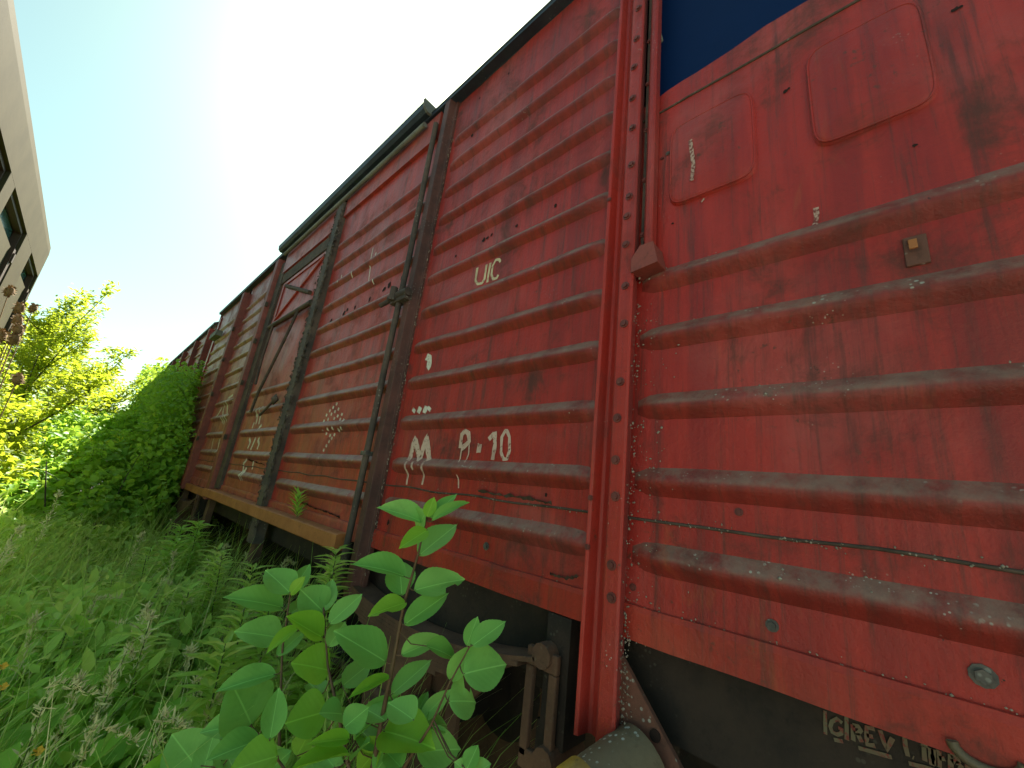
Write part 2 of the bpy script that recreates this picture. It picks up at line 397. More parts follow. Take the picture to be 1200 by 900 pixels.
# lower lip of the opening above panel p1, its seam, embossed plates
g = MB(); ny = 26; pts = []
for j in range(ny+1):
    y = -.86+(1.385)*j/ny; pts.append((1.0-dent(y, 1.27)-.001, y, 1.272+.004*noise.noise(Vector((y*6, 3, 0)))))
g.tube(pts, .004, 6); g.build('weld_seam', M['crust'], PAN['p1'])
def emboss(bay, c, hw, hh, sk, r=.035, h=.013):
    """raised rounded plate pressed into the sheet"""
    X = 1.0; g = MB(); rings = []
    for gi, (gr, out) in enumerate(((0, 0.0), (.006, h*.75), (.014, h), (.5, h))):
        loop = []
        for q in range(40):
            t = 2*math.pi*q/40; n_p = 7
            cx = math.copysign(abs(math.cos(t))**(2/n_p), math.cos(t)); cz = math.copysign(abs(math.sin(t))**(2/n_p), math.sin(t))
            y = c[0]+cx*max(hw-gr, hw*.45 if gr < .3 else .3*hw); z = c[1]+cz*max(hh-gr, hh*.45 if gr < .3 else .3*hh)
            loop.append((X-dent(y, z)-out+(.0015 if gi == 0 else 0), y, z))
        rings.append(loop)
    vs = [v for l in rings for v in l]; fs = []
    for a in range(3):
        for q in range(40): fs.append((a*40+q, a*40+(q+1) % 40, (a+1)*40+(q+1) % 40, (a+1)*40+q))
    fs.append(tuple(120+q for q in range(40)))
    g.add(vs, fs, True); g.tube(rings[1]+[rings[1][0]], .0024, 6, False); return g.build('embossed_plate', M['red'], PAN[bay])
emboss('p1', (.305, 1.02), .118, .15, 0)
emboss('p1', (-.034, 1.03), .108, .155, 0)
# upper opening: recessed sheet painted navy for the dark inside, header strip above
g = MB(); g.box((1.05, -.86, 1.25), (1.07, .50, 2.2)); wp(g, 'opening_shade', M['navy'])
g = MB(); g.box((.992, -.86, 2.16), (1.06, .525, ZT)); wp(g, 'header_strip', M['red'])
g = MB(); pts = [at_x(u, v, 1.02) for u, v in ((768,35),(774,40),(776,48),(772,53),(766,52))]; g.tube(pts, .004, 6); wp(g, 'opening_hook', M['hoodlip'])

# --- posts
def rivets(parent, pts, r=.011, mat='bolt', nrm=(-1, 0, 0), washer=True):
    for (x, y, z) in pts:
        b = MB(); h = r*.9
        b.tube([(x+.002, y, z), (x-.0025, y, z)], r*1.45, 10)
        b.tube([(x-.002, y, z), (x-h, y, z)], r*.9, 6, True, False)
        b.build('rivet', M[mat], parent)
A = MB()     # hat section with a groove: bright front flange, groove, far lip
A.extrude([(1.01,.520),(.945,.500),(.940,.506),(.940,.540),(.944,.546),(.965,.552),(.975,.575),(.970,.583),(.938,.588),(.935,.597),(.942,.600),(1.01,.604)], 'z', -.50, 2.27)
pA = wp(A, 'corner_post', M['post'], bevel=.002)
zs = [-.13,-.2,.03,.12,.23,.33,.5,.62,.76,.86,.93,1.05,1.2,1.33,1.47,1.6,1.75,1.9,2.05]
rivets(pA, [(.940, .524+.004*math.sin(i*5), z) for i, z in enumerate(zs)], .0085)
rivets(pA, [(.936, .592, z) for z in (.02, -.1, .95)], .005)
# guide bar beside the opening with its foot
g = MB(); g.extrude([(.99,.455),(.962,.455),(.956,.462),(.956,.474),(.962,.482),(.99,.482)], 'z', .70, 2.2)
gb = wp(g, 'guide_bar', M['post'], bevel=.002)
g = MB(); g.extrude([(.425,.665),(.505,.655),(.505,.70),(.48,.735),(.44,.735)], 'x', .935, .995); g.build('guide_foot', M['post_maroon'], gb, bevel=.004)
g = MB(); g.extrude([(1.0,.487),(.975,.487),(.975,.497),(1.0,.497)], 'z', .70, 2.2); g.build('guide_backing', M['post_dark'], gb)
rivets(gb, [(.974, .492, z) for z in (.8, 1.0, 1.2, 1.4, 1.6)], .006)
# second ribbed bay's post outside the frame
g = MB(); g.extrude([(1.01,-.95),(.945,-.95),(.94,-.86),(1.01,-.86)], 'z', -.50, 2.27); wp(g, 'corner_post', M['post'], bevel=.003)
# post B with the locking rod of the sliding door
g = MB(); g.extrude([(1.01,1.728),(.985,1.728),(.985,1.745),(.945,1.752),(.945,1.80),(.955,1.81),(1.01,1.815)], 'z', -.50, 2.27)
pB = wp(g, 'door_post', M['post_brown'], bevel=.003)
g = MB(); g.tube([(.935,1.845,2.12),(.938,1.835,1.2),(.936,1.842,.6),(.936,1.84,.1),(.94,1.85,-.3),(.945,1.86,-.47)], .0155, 10)
rodB = wp(g, 'locking_rod', M['post_dark'])
cl = at_x(476, 347, .94)
g = MB(); g.box((.915, 1.75, cl.z-.03), (.965, 1.9, cl.z+.03)); g.tube([(.925,1.74,cl.z+.01),(.925,1.92,cl.z+.012)], .022, 10); g.tube([(.905,1.86,cl.z-.02),(.905,1.86,cl.z+.055)], .02, 8)
g.tube([(.93,1.93,cl.z+.01),(.915,2.0,cl.z-.01)], .014, 8); g.build('rod_clamp', M['post_dark'], rodB, bevel=.004)
g = MB(); g.box((.918, 1.82, .105), (.96, 1.87, .125)); g.build('rod_collar', M['bolt_grey'], rodB, bevel=.002)
# post C, dark and crusted, goes on below the floor
g = MB(); g.extrude([(1.01,3.14),(.95,3.15),(.94,3.16),(.94,3.27),(.95,3.28),(1.01,3.29)], 'z', -.50, 2.2)
pC = wp(g, 'door_post', M['post_dark'], bevel=.004)
g = MB()
for i in range(46):
    for yy in (3.165, 3.26): g.blob((.938, yy+random.uniform(-.006,.006), -.22+i*.052), .007, .009, .009)
g.build('rivet_row', M['bolt_grey'], pC, kind='stuff')
# black post next to D, and the maroon posts D and E
g = MB(); g.extrude([(1.01,4.58),(.97,4.58),(.965,4.72),(1.01,4.72)], 'z', -.25, 2.15); wp(g, 'door_post', M['post_dark'])
def maroon(y, z1, mat='post_maroon'):
    g = MB(); g.extrude([(1.01,y-.07),(.945,y-.06),(.925,y-.05),(.925,y+.06),(.945,y+.07),(1.01,y+.07)], 'z', -.36, z1)
    p = wp(g, 'side_post', M[mat], bevel=.004)
    for zz in (.2, .75, 1.2, 1.62): 
        b = MB(); b.box((.918, y-.085, zz), (.94, y-.062, zz+.05)); b.build('post_clip', M['crust'], p)
    return p
maroon(4.78, 2.2); maroon(6.13, 2.18)
g = MB(); g.extrude([(1.02,7.66),(.98,7.66),(.975,7.74),(1.02,7.74)], 'z', -.3, 2.2); wp(g, 'side_post', M['red_old'])
# post D's bottom leg and others below the floor
for y in (3.21, 4.78, 6.13):
    g = MB(); g.box((.97, y-.05, -.62), (1.02, y+.05, -.335)); wp(g, 'post_foot', M['under_rust'], bevel=.003)

# --- bay p4: small hatch with X brace over a plain lower door
g = MB(); g.box((.995, 3.27, 1.35), (1.02, 4.64, 2.12)); bk = wp(g, 'upper_panel', M['red_old'])
g = MB(); g.box((.975, 3.30, 1.86), (.994, 4.56, 1.98)); g.build('head_board', M['crust'], bk)
ht = MB(); ht.box((.985, 3.33, 1.36), (.994, 4.45, 1.83)); hatch = wp(ht, 'hatch', M['red_door'])
g = MB(); g.box((.974, 3.33, 1.80), (.984, 4.45, 1.83)); g.box((.974, 3.33, 1.36), (.984, 4.45, 1.39)); g.box((.974, 3.33, 1.39), (.984, 3.37, 1.80)); g.box((.974, 4.41, 1.39), (.984, 4.45, 1.80))
g.build('hatch_frame', M['red_door'], hatch)
g = MB(); g.tube([(.979,3.4,1.78),(.979,4.38,1.41)], .013, 6); g.build('brace', M['red_door'], hatch)
g = MB(); g.tube([(.971,4.3,1.76),(.971,3.5,1.46)], .02, 6); g.build('brace', M['crust'], hatch)
g = MB(); g.tube([(.96,3.36,1.33),(.96,4.44,1.33)], .02, 8); br = wp(g, 'hatch_bar', M['post_dark'])
g = MB(); g.tube([(.955,3.62,1.34),(.945,3.72,1.1),(.945,3.9,.85),(.95,4.1,.62),(.96,4.2,.45)], .012, 6); g.tube([(.955,4.3,1.33),(.95,4.32,1.0),(.95,4.28,.72)], .011, 6); g.build('lever_rod', M['post_dark'], br)
hp = at_x(322, 468, .96); g = MB(); g.blob(hp, .03, .06, .05); g.tube([hp, hp+Vector((-.01,.25,-.12))], .01, 6); g.build('handle', M['post_dark'], br)
# --- top of door section: hood, hanging rail, board
g = MB(); g.extrude([(1.03,2.285),(.92,2.288),(.9,2.305),(.892,2.345),(.886,2.345),(.893,2.301),(.915,2.281),(1.03,2.278)], 'y', 1.97, 4.74)
hood = wp(g, 'door_hood', M['roof'])
g = MB(); g.extrude([(1.02,2.272),(.913,2.276),(.886,2.3),(.879,2.355),(1.02,2.35)], 'y', 1.95, 1.968); g.build('hood_end', M['hoodlip'], hood)
g = MB(); g.tube([(.935, 1.99, 2.215), (.935, 4.6, 2.215)], .018, 8); wp(g, 'door_rail', M['hoodlip'])
g = MB(); g.box((.96, 1.86, 2.05), (.99, 3.14, 2.255)); wp(g, 'head_board', M['red_old'])
g = MB(); g.box((.965, 3.28, 2.0), (1.0, 4.6, 2.255)); wp(g, 'head_board', M['red_old'])
# --- roof
g = MB(); prof = []
for i in range(25):
    t = -1+2*i/24; prof.append((2.4+1.46*t, 2.29+.55*(1-abs(t)**2.2)))
inner = [(2.4+1.40*t, z-.03) for (x, z), t in zip(reversed(prof), [1-2*i/24 for i in range(25)])]
g.extrude(prof+inner, 'y', -2.9, 7.76); wp(g, 'roof', M['roof'])
g = MB(); g.box((.945, -2.9, 2.262), (1.0, 7.75, 2.30)); wp(g, 'eave_strip', M['roof'])
# --- far side and end walls, floor
g = MB(); g.box((3.78, -2.85, ZB), (3.8, 7.7, ZT)); wp(g, 'far_side_wall', M['red_old'])
for y in (-2.87, 7.70):
    g = MB(); g.box((1.01, y, ZB), (3.78, y+.03, ZT)); g.extrude([(1.02+i*.23, ZT+.55*(1-abs(-1+2*i/12)**2.2)*.93) for i in range(13)], 'y', y, y+.03); wp(g, 'end_wall', M['red_old'])
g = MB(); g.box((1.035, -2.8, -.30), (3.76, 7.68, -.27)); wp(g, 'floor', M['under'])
# --- orange door track beam on its brackets
g = MB(); g.extrude([(.985,-.335),(.925,-.338),(.92,-.333),(.92,-.268),(.93,-.263),(.985,-.258)], 'y', 1.93, 4.86); bm_ = wp(g, 'door_track_beam', M['beam'], bevel=.003)
g = MB(); g.box((.96, 4.87, -.36), (.99, 7.6, -.29)); wp(g, 'bottom_rail', M['beam'])
# --- underframe
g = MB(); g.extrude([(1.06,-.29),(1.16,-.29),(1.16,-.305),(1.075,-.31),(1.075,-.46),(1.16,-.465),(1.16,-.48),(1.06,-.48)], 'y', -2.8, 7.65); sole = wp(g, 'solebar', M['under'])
g = MB(); g.box((1.62, -2.75, -1.15), (1.66, 7.6, -.305)); wp(g, 'daylight_blocker', M['under'])  # dark plate added to block daylight from beyond the underframe
g = MB(); g.box((3.62, -2.8, -.57), (3.74, 7.65, -.29)); wp(g, 'solebar', M['under'])
for y in (-2.84, 7.58):
    g = MB(); g.box((1.1, y, -.6), (3.7, y+.1, -.29)); wp(g, 'headstock', M['under'])
# reservoir behind the solebar on the right
g = MB(); g.tube([(1.42,-1.2,-.62),(1.42,-1.15,-.62),(1.42,.28,-.62),(1.42,.33,-.62)], [.12,.19,.19,.12], 20); wp(g, 'brake_reservoir', M['under_rust'])
g = MB(); g.box((1.3, .5, -.62), (1.6, 1.0, -.32)); wp(g, 'cross_member', M['under'])
# leaf spring, shackle, axle guard, axle box, wheel set
def spring(yc, sgn=1):
    g0 = None
    for i in range(9):
        half = .62 - .055*i
        g = MB(); vs = []
        for j in range(15):
            t = -1+2*j/14; y = yc+half*t; zz = -.485 + .085*((half*t/.62)**2) - .0125*i
            for (dx, dz) in ((-.05, -.006), (-.05, .006), (.05, .006), (.05, -.006)): vs.append((1.0+dx, y, zz+dz))
        fs = [(a*4+c, a*4+(c+1) % 4, (a+1)*4+(c+1) % 4, (a+1)*4+c) for a in range(14) for c in range(4)] + [(3,2,1,0), (56,57,58,59)]
        g.add(vs, fs)
        if i == 0: sp = wp(g, 'leaf_spring', M['under_rust'])
        else: g.build('spring_leaf', M['under_rust'], sp)
    for s in (-1, 1):
        y = yc+s*.64
        g = MB(); g.tube([(.95,y,-.385),(1.09,y,-.385)], .03, 10); g.tube([(.95,y+.03*s,-.60),(1.09,y+.03*s,-.60)], .03, 10)
        for x in (.962, 1.07):
            g.box((x, y-.045, -.42), (x+.018, y-.02, -.62)); g.box((x, y+.03, -.42), (x+.018, y+.055, -.62)); g.box((x, y-.045, -.645), (x+.018, y+.055, -.60)); g.box((x, y-.045, -.42), (x+.018, y+.055, -.375))
        g.build('shackle', M['under_rust'], sp, bevel=.004)
        g = MB(); g.box((.99, y-.055*s-.04, -.58), (1.09, y+.10*s+.04, -.29)); g.build('spring_bracket', M['under'], sp)
    g = MB(); g.box((.95, yc-.06, -.74), (1.09, yc+.06, -.585)); g.build('spring_buckle', M['under_rust'], sp, bevel=.006)
def wheelset(yc):
    for x, xo in ((1.62, 1.0), (3.18, 3.7)):
        g = MB(); g.tube([(x-.065+.0,yc,-.795),(x+.04,yc,-.795),(x+.045,yc,-.795),(x+.07,yc,-.795)], [.455,.46,.48,.48], 40); wh = wp(g, 'wheel', M['under_rust'])
        g = MB(); g.tube([(x-.10,yc,-.795),(x-.066,yc,-.795)], [.12,.2], 24); g.build('hub', M['under'], wh)
    g = MB(); g.tube([(1.0,yc,-.795),(3.8,yc,-.795)], .07, 14); wp(g, 'axle', M['under'])
    g = MB(); g.box((.93, yc-.13, -.92), (1.15, yc+.13, -.70)); g.tube([(.90,yc,-.81),(.935,yc,-.81)], .1, 18); wp(g, 'axle_box', M['under_rust'], bevel=.012)
    g = MB()
    g.extrude([(yc-.34,-.57),(yc+.34,-.57),(yc+.2,-.72),(yc+.2,-1.05),(yc+.14,-1.05),(yc+.14,-.70),(yc-.14,-.70),(yc-.14,-1.05),(yc-.2,-1.05),(yc-.2,-.72)], 'x', 1.10, 1.118)
    wp(g, 'axle_guard', M['under_rust'])
for yc in (1.36, 5.9): spring(yc); wheelset(yc)
# brake shoe hanger
g = MB(); g.tube([(1.3,.86,-.45),(1.3,.83,-.85)], .02, 8); g.box((1.25,.84,-.95),(1.36,.94,-.68)); wp(g, 'brake_hanger', M['under'])
# triangular gusset under post A and the grey step pipe with yellow cap
gp = [at_x(u, v, .985) for u, v in ((716,762),(727,766),(800,905),(830,960),(700,960),(708,870))]
g = MB(); n = len(gp)
g.add([p for p in gp]+[p+Vector((.012,0,0)) for p in gp], [tuple(reversed(range(n))), tuple(range(n, 2*n))]+[(i, (i+1) % n, n+(i+1) % n, n+i) for i in range(n)])
gu = wp(g, 'gusset', M['gusset'])
hp_ = at_x(768, 862, .985); g = MB(); g.tube([hp_+Vector((.004,0,0)), hp_+Vector((-.003,0,0))], .012, 12); g.build('bolt_hole', M['hole'], gu)
p0 = at_x(753, 893, .985); p1 = at_x(690, 944, .85)
g = MB(); ax = (p1-p0).normalized(); g.tube([p0-ax*.0, p1], .07, 28); pipe = wp(g, 'step_pipe', M['grey'])
g = MB(); g.tube([p1-ax*.008, p1+ax*.03, p1+ax*.038], [.074,.074,.06], 28); g.build('pipe_cap', M['yellow'], pipe)
# --- bolts, clip, ring on panel p1 and p2
def onwall(bay, u, v, off=0): 
    X = BAYS[bay][2]; p = at_x(u, v, X); q = at_x(u, v, surf(bay, p.y, p.z)-off); return q
for u, v, r, mt in ((866,600,.006,'bolt'),(905,733,.008,'bolt_grey'),(1152,792,.011,'bolt_grey'),(742,688,.006,'bolt'),(783,180,.005,'bolt_grey'),(776,186,.004,'bolt')):
    p = onwall('p1', u, v); rivets(PAN['p1'], [tuple(p)], r, mt)
p = onwall('p2', 570, 640); rivets(PAN['p2'], [tuple(p)], .009, 'bolt_grey')
p = onwall('p1', 1073, 290)
g = MB(); g.box((p.x-.005, p.y-.017, p.z-.04), (p.x+.003, p.y+.017, p.z+.024)); lc = g.build('label_clip', M['gusset'], PAN['p1'], bevel=.002)
g = MB(); g.extrude([(p.x-.004,p.z+.018),(p.x-.02,p.z+.008),(p.x-.022,p.z-.012),(p.x-.018,p.z-.012),(p.x-.016,p.z+.004),(p.x-.004,p.z+.01)], 'y', p.y-.002, p.y+.010); c_ = g.build('clip_tongue', M['beam'], PAN['p1'])
g = MB(); c = at_x(1156, 878, .985); g.tube([c+Vector((0, .034*math.cos(t), .022*math.sin(t)-.004)) for t in [math.pi+ i*math.pi/10 for i in range(11)]], .007, 8); wp(g, 'lashing_ring', M['grey'])

# ------------------------------------------------------------------ paint on the sheet: lettering, smears, rust holes, lichen
def ribbon(g, bay, pts, wd, off=.0016, X=None):
    """a painted stroke that follows the pressed sheet; pts are (y, z)"""
    fine = []
    for (a, b) in zip(pts[:-1], pts[1:]):
        L = math.hypot(b[0]-a[0], b[1]-a[1]); k = max(1, int(L/.008))
        for i in range(k): fine.append((a[0]+(b[0]-a[0])*i/k, a[1]+(b[1]-a[1])*i/k))
    fine.append(pts[-1]); vs = []
    for i, p in enumerate(fine):
        a = fine[max(0, i-1)]; b = fine[min(len(fine)-1, i+1)]
        dx, dz = b[0]-a[0], b[1]-a[1]; l = math.hypot(dx, dz) or 1
        nx, nz = -dz/l*wd/2, dx/l*wd/2
        ww = 1+.25*noise.noise(Vector((p[0]*60, p[1]*60, wd*99)))
        for s in (1, 0, -1):
            y, z = p[0]+nx*s*ww, p[1]+nz*s*ww
            x = (surf(bay, y, z) if bay else X)-off
            vs.append((x, y, z))
    fs = []
    for i in range(len(fine)-1):
        for c in (0, 1): fs.append((i*3+c, i*3+c+1, (i+1)*3+c+1, (i+1)*3+c))
    g.add(vs, fs, True)
def strokes_px(bay, lines, wd, mat, name='lettering', X=None, parent=None, off=.0016):
    g = MB()
    for ln in lines:
        pts = []
        for u, v in ln:
            p = at_x(u, v, BAYS[bay][2] if bay else X); pts.append((p.y, p.z))
        ribbon(g, bay, pts, wd, off=off, X=X)
    return g.build(name, M[mat], parent or PAN[bay])
# UIC (slanted stencil letters)
strokes_px('p2', [[(560,314),(557.5,329),(560,333),(565,332),(568,327),(570.5,310)]], .013, 'cream')
strokes_px('p2', [[(575,308),(571,331)]], .013, 'cream')
strokes_px('p2', [[(587,307),(585,304),(581,305),(577.5,312),(576,322),(578,327),(582,326),(584,322)]], .013, 'cream')
# M  8 - 10 with runs of paint
strokes_px('p2', [[(480,540),(486,514),(492,538),(500,512),(503,540)]], .031, 'pink')
strokes_px('p2', [[(480,541),(476,568)], [(487,541),(487,551)], [(500,541),(497,556),(494,568)]], .013, 'pink')
strokes_px('p2', [[(539,525),(541,509),(545,505),(549,508),(550,517),(545,522),(540,526)]], .02, 'pink')
strokes_px('p2', [[(541,524),(538,543)], [(550,516),(549,532),(545,542),(538,549),(537,560),(537,572)], [(541,526),(546,521)]], .0065, 'pink')
strokes_px('p2', [[(559,525),(564,525.5)]], .035, 'pink')
strokes_px('p2', [[(573,515),(579,508)], [(580,506),(580,522),(577,539)]], .019, 'pink')
strokes_px('p2', [[(592,505),(588,512),(587,530),(590,538),(594,538),(597,528),(597,512),(594,505),(591,505)]], .013, 'pink')
# old labels and flaking
strokes_px('p2', [[(500,418),(504,420),(503,429),(501,432)]], .035, 'white', 'paint_flake')
strokes_px('p2', [[(484,483),(486,479)], [(490,484),(493,477)], [(497,484),(500,476)], [(502,481),(504,477)]], .03, 'white', 'paint_flake')
def flakes(bay, px, wd, mat='white'):
    g = MB()
    for (a, b) in px:
        pa = at_x(*a, BAYS[bay][2]); pb = at_x(*b, BAYS[bay][2]); ribbon(g, bay, [(pa.y, pa.z), (pb.y, pb.z)], wd)
    return g.build('paint_flake', M[mat], PAN[bay])
# flaked emblem on the door
em = []
for (u, v) in ((396,472),(392,476),(388,480),(384,485),(381,492),(398,478),(402,484),(404,491),(394,481),(390,484),(397,486),(386,490),(393,489),(400,490),(382,502),(388,502),(394,501),(400,503),(404,501),(384,507),(390,512),(387,516),(384,521),(381,526),(393,508),(388,509)):
    em.append(((u, v), (u-1.2, v+3.2)))
flakes('p3', em, .02)
flakes('p3', [((437,290),(434,305)),((441,296),(439,302)),((434,312),(432,330)),((400,322),(398,332)),((390,354),(389,360)),((416,318),(413,326)),((441,328),(440,334))], .012)
# white stacked characters on the two far bays (px read from the photograph)
def K(x, y): return (240+x*.2, 420+y*.2)
strokes_px('p4', [[K(322,285),K(300,385)],[K(310,330),K(300,340)],[K(345,280),K(325,350),K(318,385)],[K(290,375),K(278,410)],[K(335,390),K(318,410)],
  [K(262,470),K(268,490),K(252,528)],[K(300,465),K(268,535)],[K(322,465),K(312,480),K(318,500),K(305,532)],[K(250,590),K(228,620)],[K(285,600),K(278,650)],
  [K(248,640),K(215,690)],[K(232,625),K(222,690),K(212,715)],[K(240,650),K(226,715)]], .028, 'white')
strokes_px('p5', [[K(190,180),K(172,285)],[K(205,205),K(180,235)],[K(165,215),K(135,235)],[K(120,265),K(108,300),K(104,380)],[K(135,250),K(128,375)],[K(100,290),K(82,320),K(62,350)],
  [K(120,330),K(112,385)],[K(88,470),K(68,580)],[K(130,430),K(110,510)],[K(50,470),K(38,530)],[K(75,560),K(45,640)]], .03, 'white')
# smears on the right panel
strokes_px('p1', [[(811,168),(813,182),(815,196),(813,216)]], .011, 'smear', 'paint_flake', off=.0155)
strokes_px('p1', [[(956,243),(957,252),(955,265)]], .010, 'smear', 'paint_flake')
strokes_px('p1', [[(826,233),(822,238)]], .005, 'smear', 'paint_flake')
# solebar stencils
S = 1.0585
def Q(x, y): return (900+x*.25, 749+y*.25)
SO = [[Q(268,335),Q(270,445)],[Q(368,350),Q(370,472)],
 [Q(348,392),Q(325,372),Q(300,385),Q(292,410),Q(302,435),Q(325,446),Q(345,440),Q(346,420),Q(330,415)],
 [Q(398,400),Q(400,475)],[Q(398,402),Q(425,408),Q(436,425),Q(424,440),Q(402,436)],[Q(420,440),Q(440,482)],
 [Q(500,420),Q(462,412),Q(464,492),Q(502,498)],[Q(463,450),Q(492,456)],[Q(525,425),Q(556,520),Q(584,462)],
 [Q(310,470),Q(352,478)],[Q(424,508),Q(580,552)],
 [Q(640,455),Q(644,500),Q(656,548)],[Q(640,458),Q(662,452)],[Q(678,552),Q(684,556)],[Q(730,500),Q(735,570)],[Q(716,490),Q(748,500)],[Q(762,510),Q(768,590)],[Q(776,515),Q(782,590)],[Q(762,550),Q(782,556)],
 [Q(800,520),Q(802,600)],[Q(802,555),Q(830,560)],[Q(855,540),Q(857,612)],[Q(855,542),Q(890,550),Q(894,568),Q(860,572)],[Q(880,574),Q(906,594),Q(896,620),Q(858,610)],
 [Q(660,580),Q(850,632)],[Q(936,570),Q(938,640)],[Q(1110,600),Q(1114,650)],[Q(1135,612),Q(1160,600),Q(1170,615),Q(1140,648),Q(1172,650)]]
so_ = strokes_px(None, SO, .006, 'sole', 'lettering', X=S, parent=sole)
# rust holes / chips
def hole(bay, u, v, r):
    p = onwall(bay, u, v, .0018); g = MB(); n = 9
    vs = [p]+[Vector((0, r*math.cos(t)*random.uniform(.6, 1.3), r*math.sin(t)*random.uniform(.6, 1.4))) + p for t in [2*math.pi*i/n for i in range(n)]]
    vs = [Vector((surf(bay, q.y, q.z)-.0018, q.y, q.z)) for q in vs]
    g.add(vs, [(0, 1+i, 1+(i+1) % n) for i in range(n)]); g.build('rust_hole', M['hole'], PAN[bay])
for bay, u, v, r in (('p2',567,281,.012),('p2',571,279,.009),('p2',576,275,.008),('p2',534,300,.007),('p2',605,265,.008),('p2',651,241,.008),('p2',553,159,.012),('p2',554,146,.009),('p2',596,86,.008),('p2',562,115,.007),
   ('p3',388,376,.018),('p3',403,367,.02),('p3',407,363,.015),('p3',416,360,.014),('p3',433,351,.016),('p3',450,339,.02),('p3',456,334,.02),('p3',471,325,.017),('p3',473,321,.014),
   ('p1',920,107,.005),('p1',924,104,.004),('p1',1119,11,.006),('p1',1126,8,.004),('p1',1072,170,.004),('p5',300,380,.02),('p5',310,350,.02),('p5',330,330,.02),('p6',272,382,.03),('p1',788,262,.004),('p2',640,580,.006),('p2',455,612,.01)):
    hole(bay, u, v, r)
# torn, curling rust edges low on the far panels
for bay, pts in (('p3', [(352,588),(362,592),(372,596),(385,600),(400,606)]), ('p4', [(290,538),(300,541),(312,545)]), ('p2', [(560,574),(590,580),(620,583),(650,590)]), ('p2', [(645,672),(662,676),(680,674)])):
    g = MB(); P_ = [onwall(bay, u, v, .004) for u, v in pts]; fine = []
    for a, b in zip(P_[:-1], P_[1:]):
        for i in range(8): fine.append(a.lerp(b, i/8))
    up_ = [p+Vector((-.004*random.random()*3, 0, random.uniform(-.003, .007))) for p in fine]
    lo_ = [p+Vector((.006, 0, random.uniform(-.012, -.004))) for p in fine]
    k = len(fine); g.add(up_+lo_, [(i, i+1, k+i+1, k+i) for i in range(k-1)]); g.build('torn_rust', M['hole'] if bay != 'p2' else M['crust'], PAN[bay])
# lichen crumbs along the seams and on the ribs
g = MB()
def crumb(x, y, z, s): g.blob((x, y, z), s*.3, s*random.uniform(.5,1.1), s*random.uniform(.5,1.2))
for i in range(330):
    z = random.uniform(-.32, .72); 
    if noise.noise(Vector((z*9, 1, 1))) < -.25: continue
    s = random.choice((.0015,.002,.0025,.003,.0045))
    if random.random() < .6: crumb(.975+random.uniform(-.02,.015), .497+random.uniform(-.006,.006), z, s)
    else:
        y = .49-abs(random.gauss(0, .045)); crumb(surf('p1', y, z)-.001, y, z, s)
for i in range(90):
    z = random.uniform(-.5,-.27); crumb(.97+random.uniform(-.01,.012), .497+random.gauss(0,.008), z, random.choice((.002,.003,.004)))
for i in range(420):
    z = random.uniform(-.4, 2.0); crumb(.987, 1.722+random.gauss(0,.012), z, random.choice((.002,.003,.004,.006)))
for i in range(420):
    bay = random.choice(('p1','p1','p2','p3')); y0, y1, X, ribs, a, b = BAYS[bay]
    y = random.uniform(max(a, -.3), b); r = random.choice(ribs)
    if noise.noise(Vector((y*4, r*7, 3))) < 0: continue
    z = r+random.uniform(.008,.04); crumb(surf(bay, y, z), y, z, random.choice((.0012,.0018,.0025,.004)))
for i in range(300):
    bay = random.choice(('p1','p1','p2')); y0, y1, X, ribs, a, b = BAYS[bay]
    y = random.uniform(max(y0, -.3), y1); z = random.choice((-.017, -.211))+random.gauss(0,.005)
    if noise.noise(Vector((y*7, z*3, 8))) < -.1: continue
    crumb(surf(bay, y, z)-.004, y, z, random.choice((.0015,.002,.003)))
wp(g, 'lichen', M['lichen'], kind='stuff')
g = MB()
for i in range(700):
    z = random.uniform(-.45, 2.15); g.blob((.94+random.uniform(-.004,.01), random.choice((3.15,3.28))+random.gauss(0,.012), z), .004, random.uniform(.006,.014), random.uniform(.006,.016))
g.build('crust_scale', M['crust'], pC, kind='stuff')

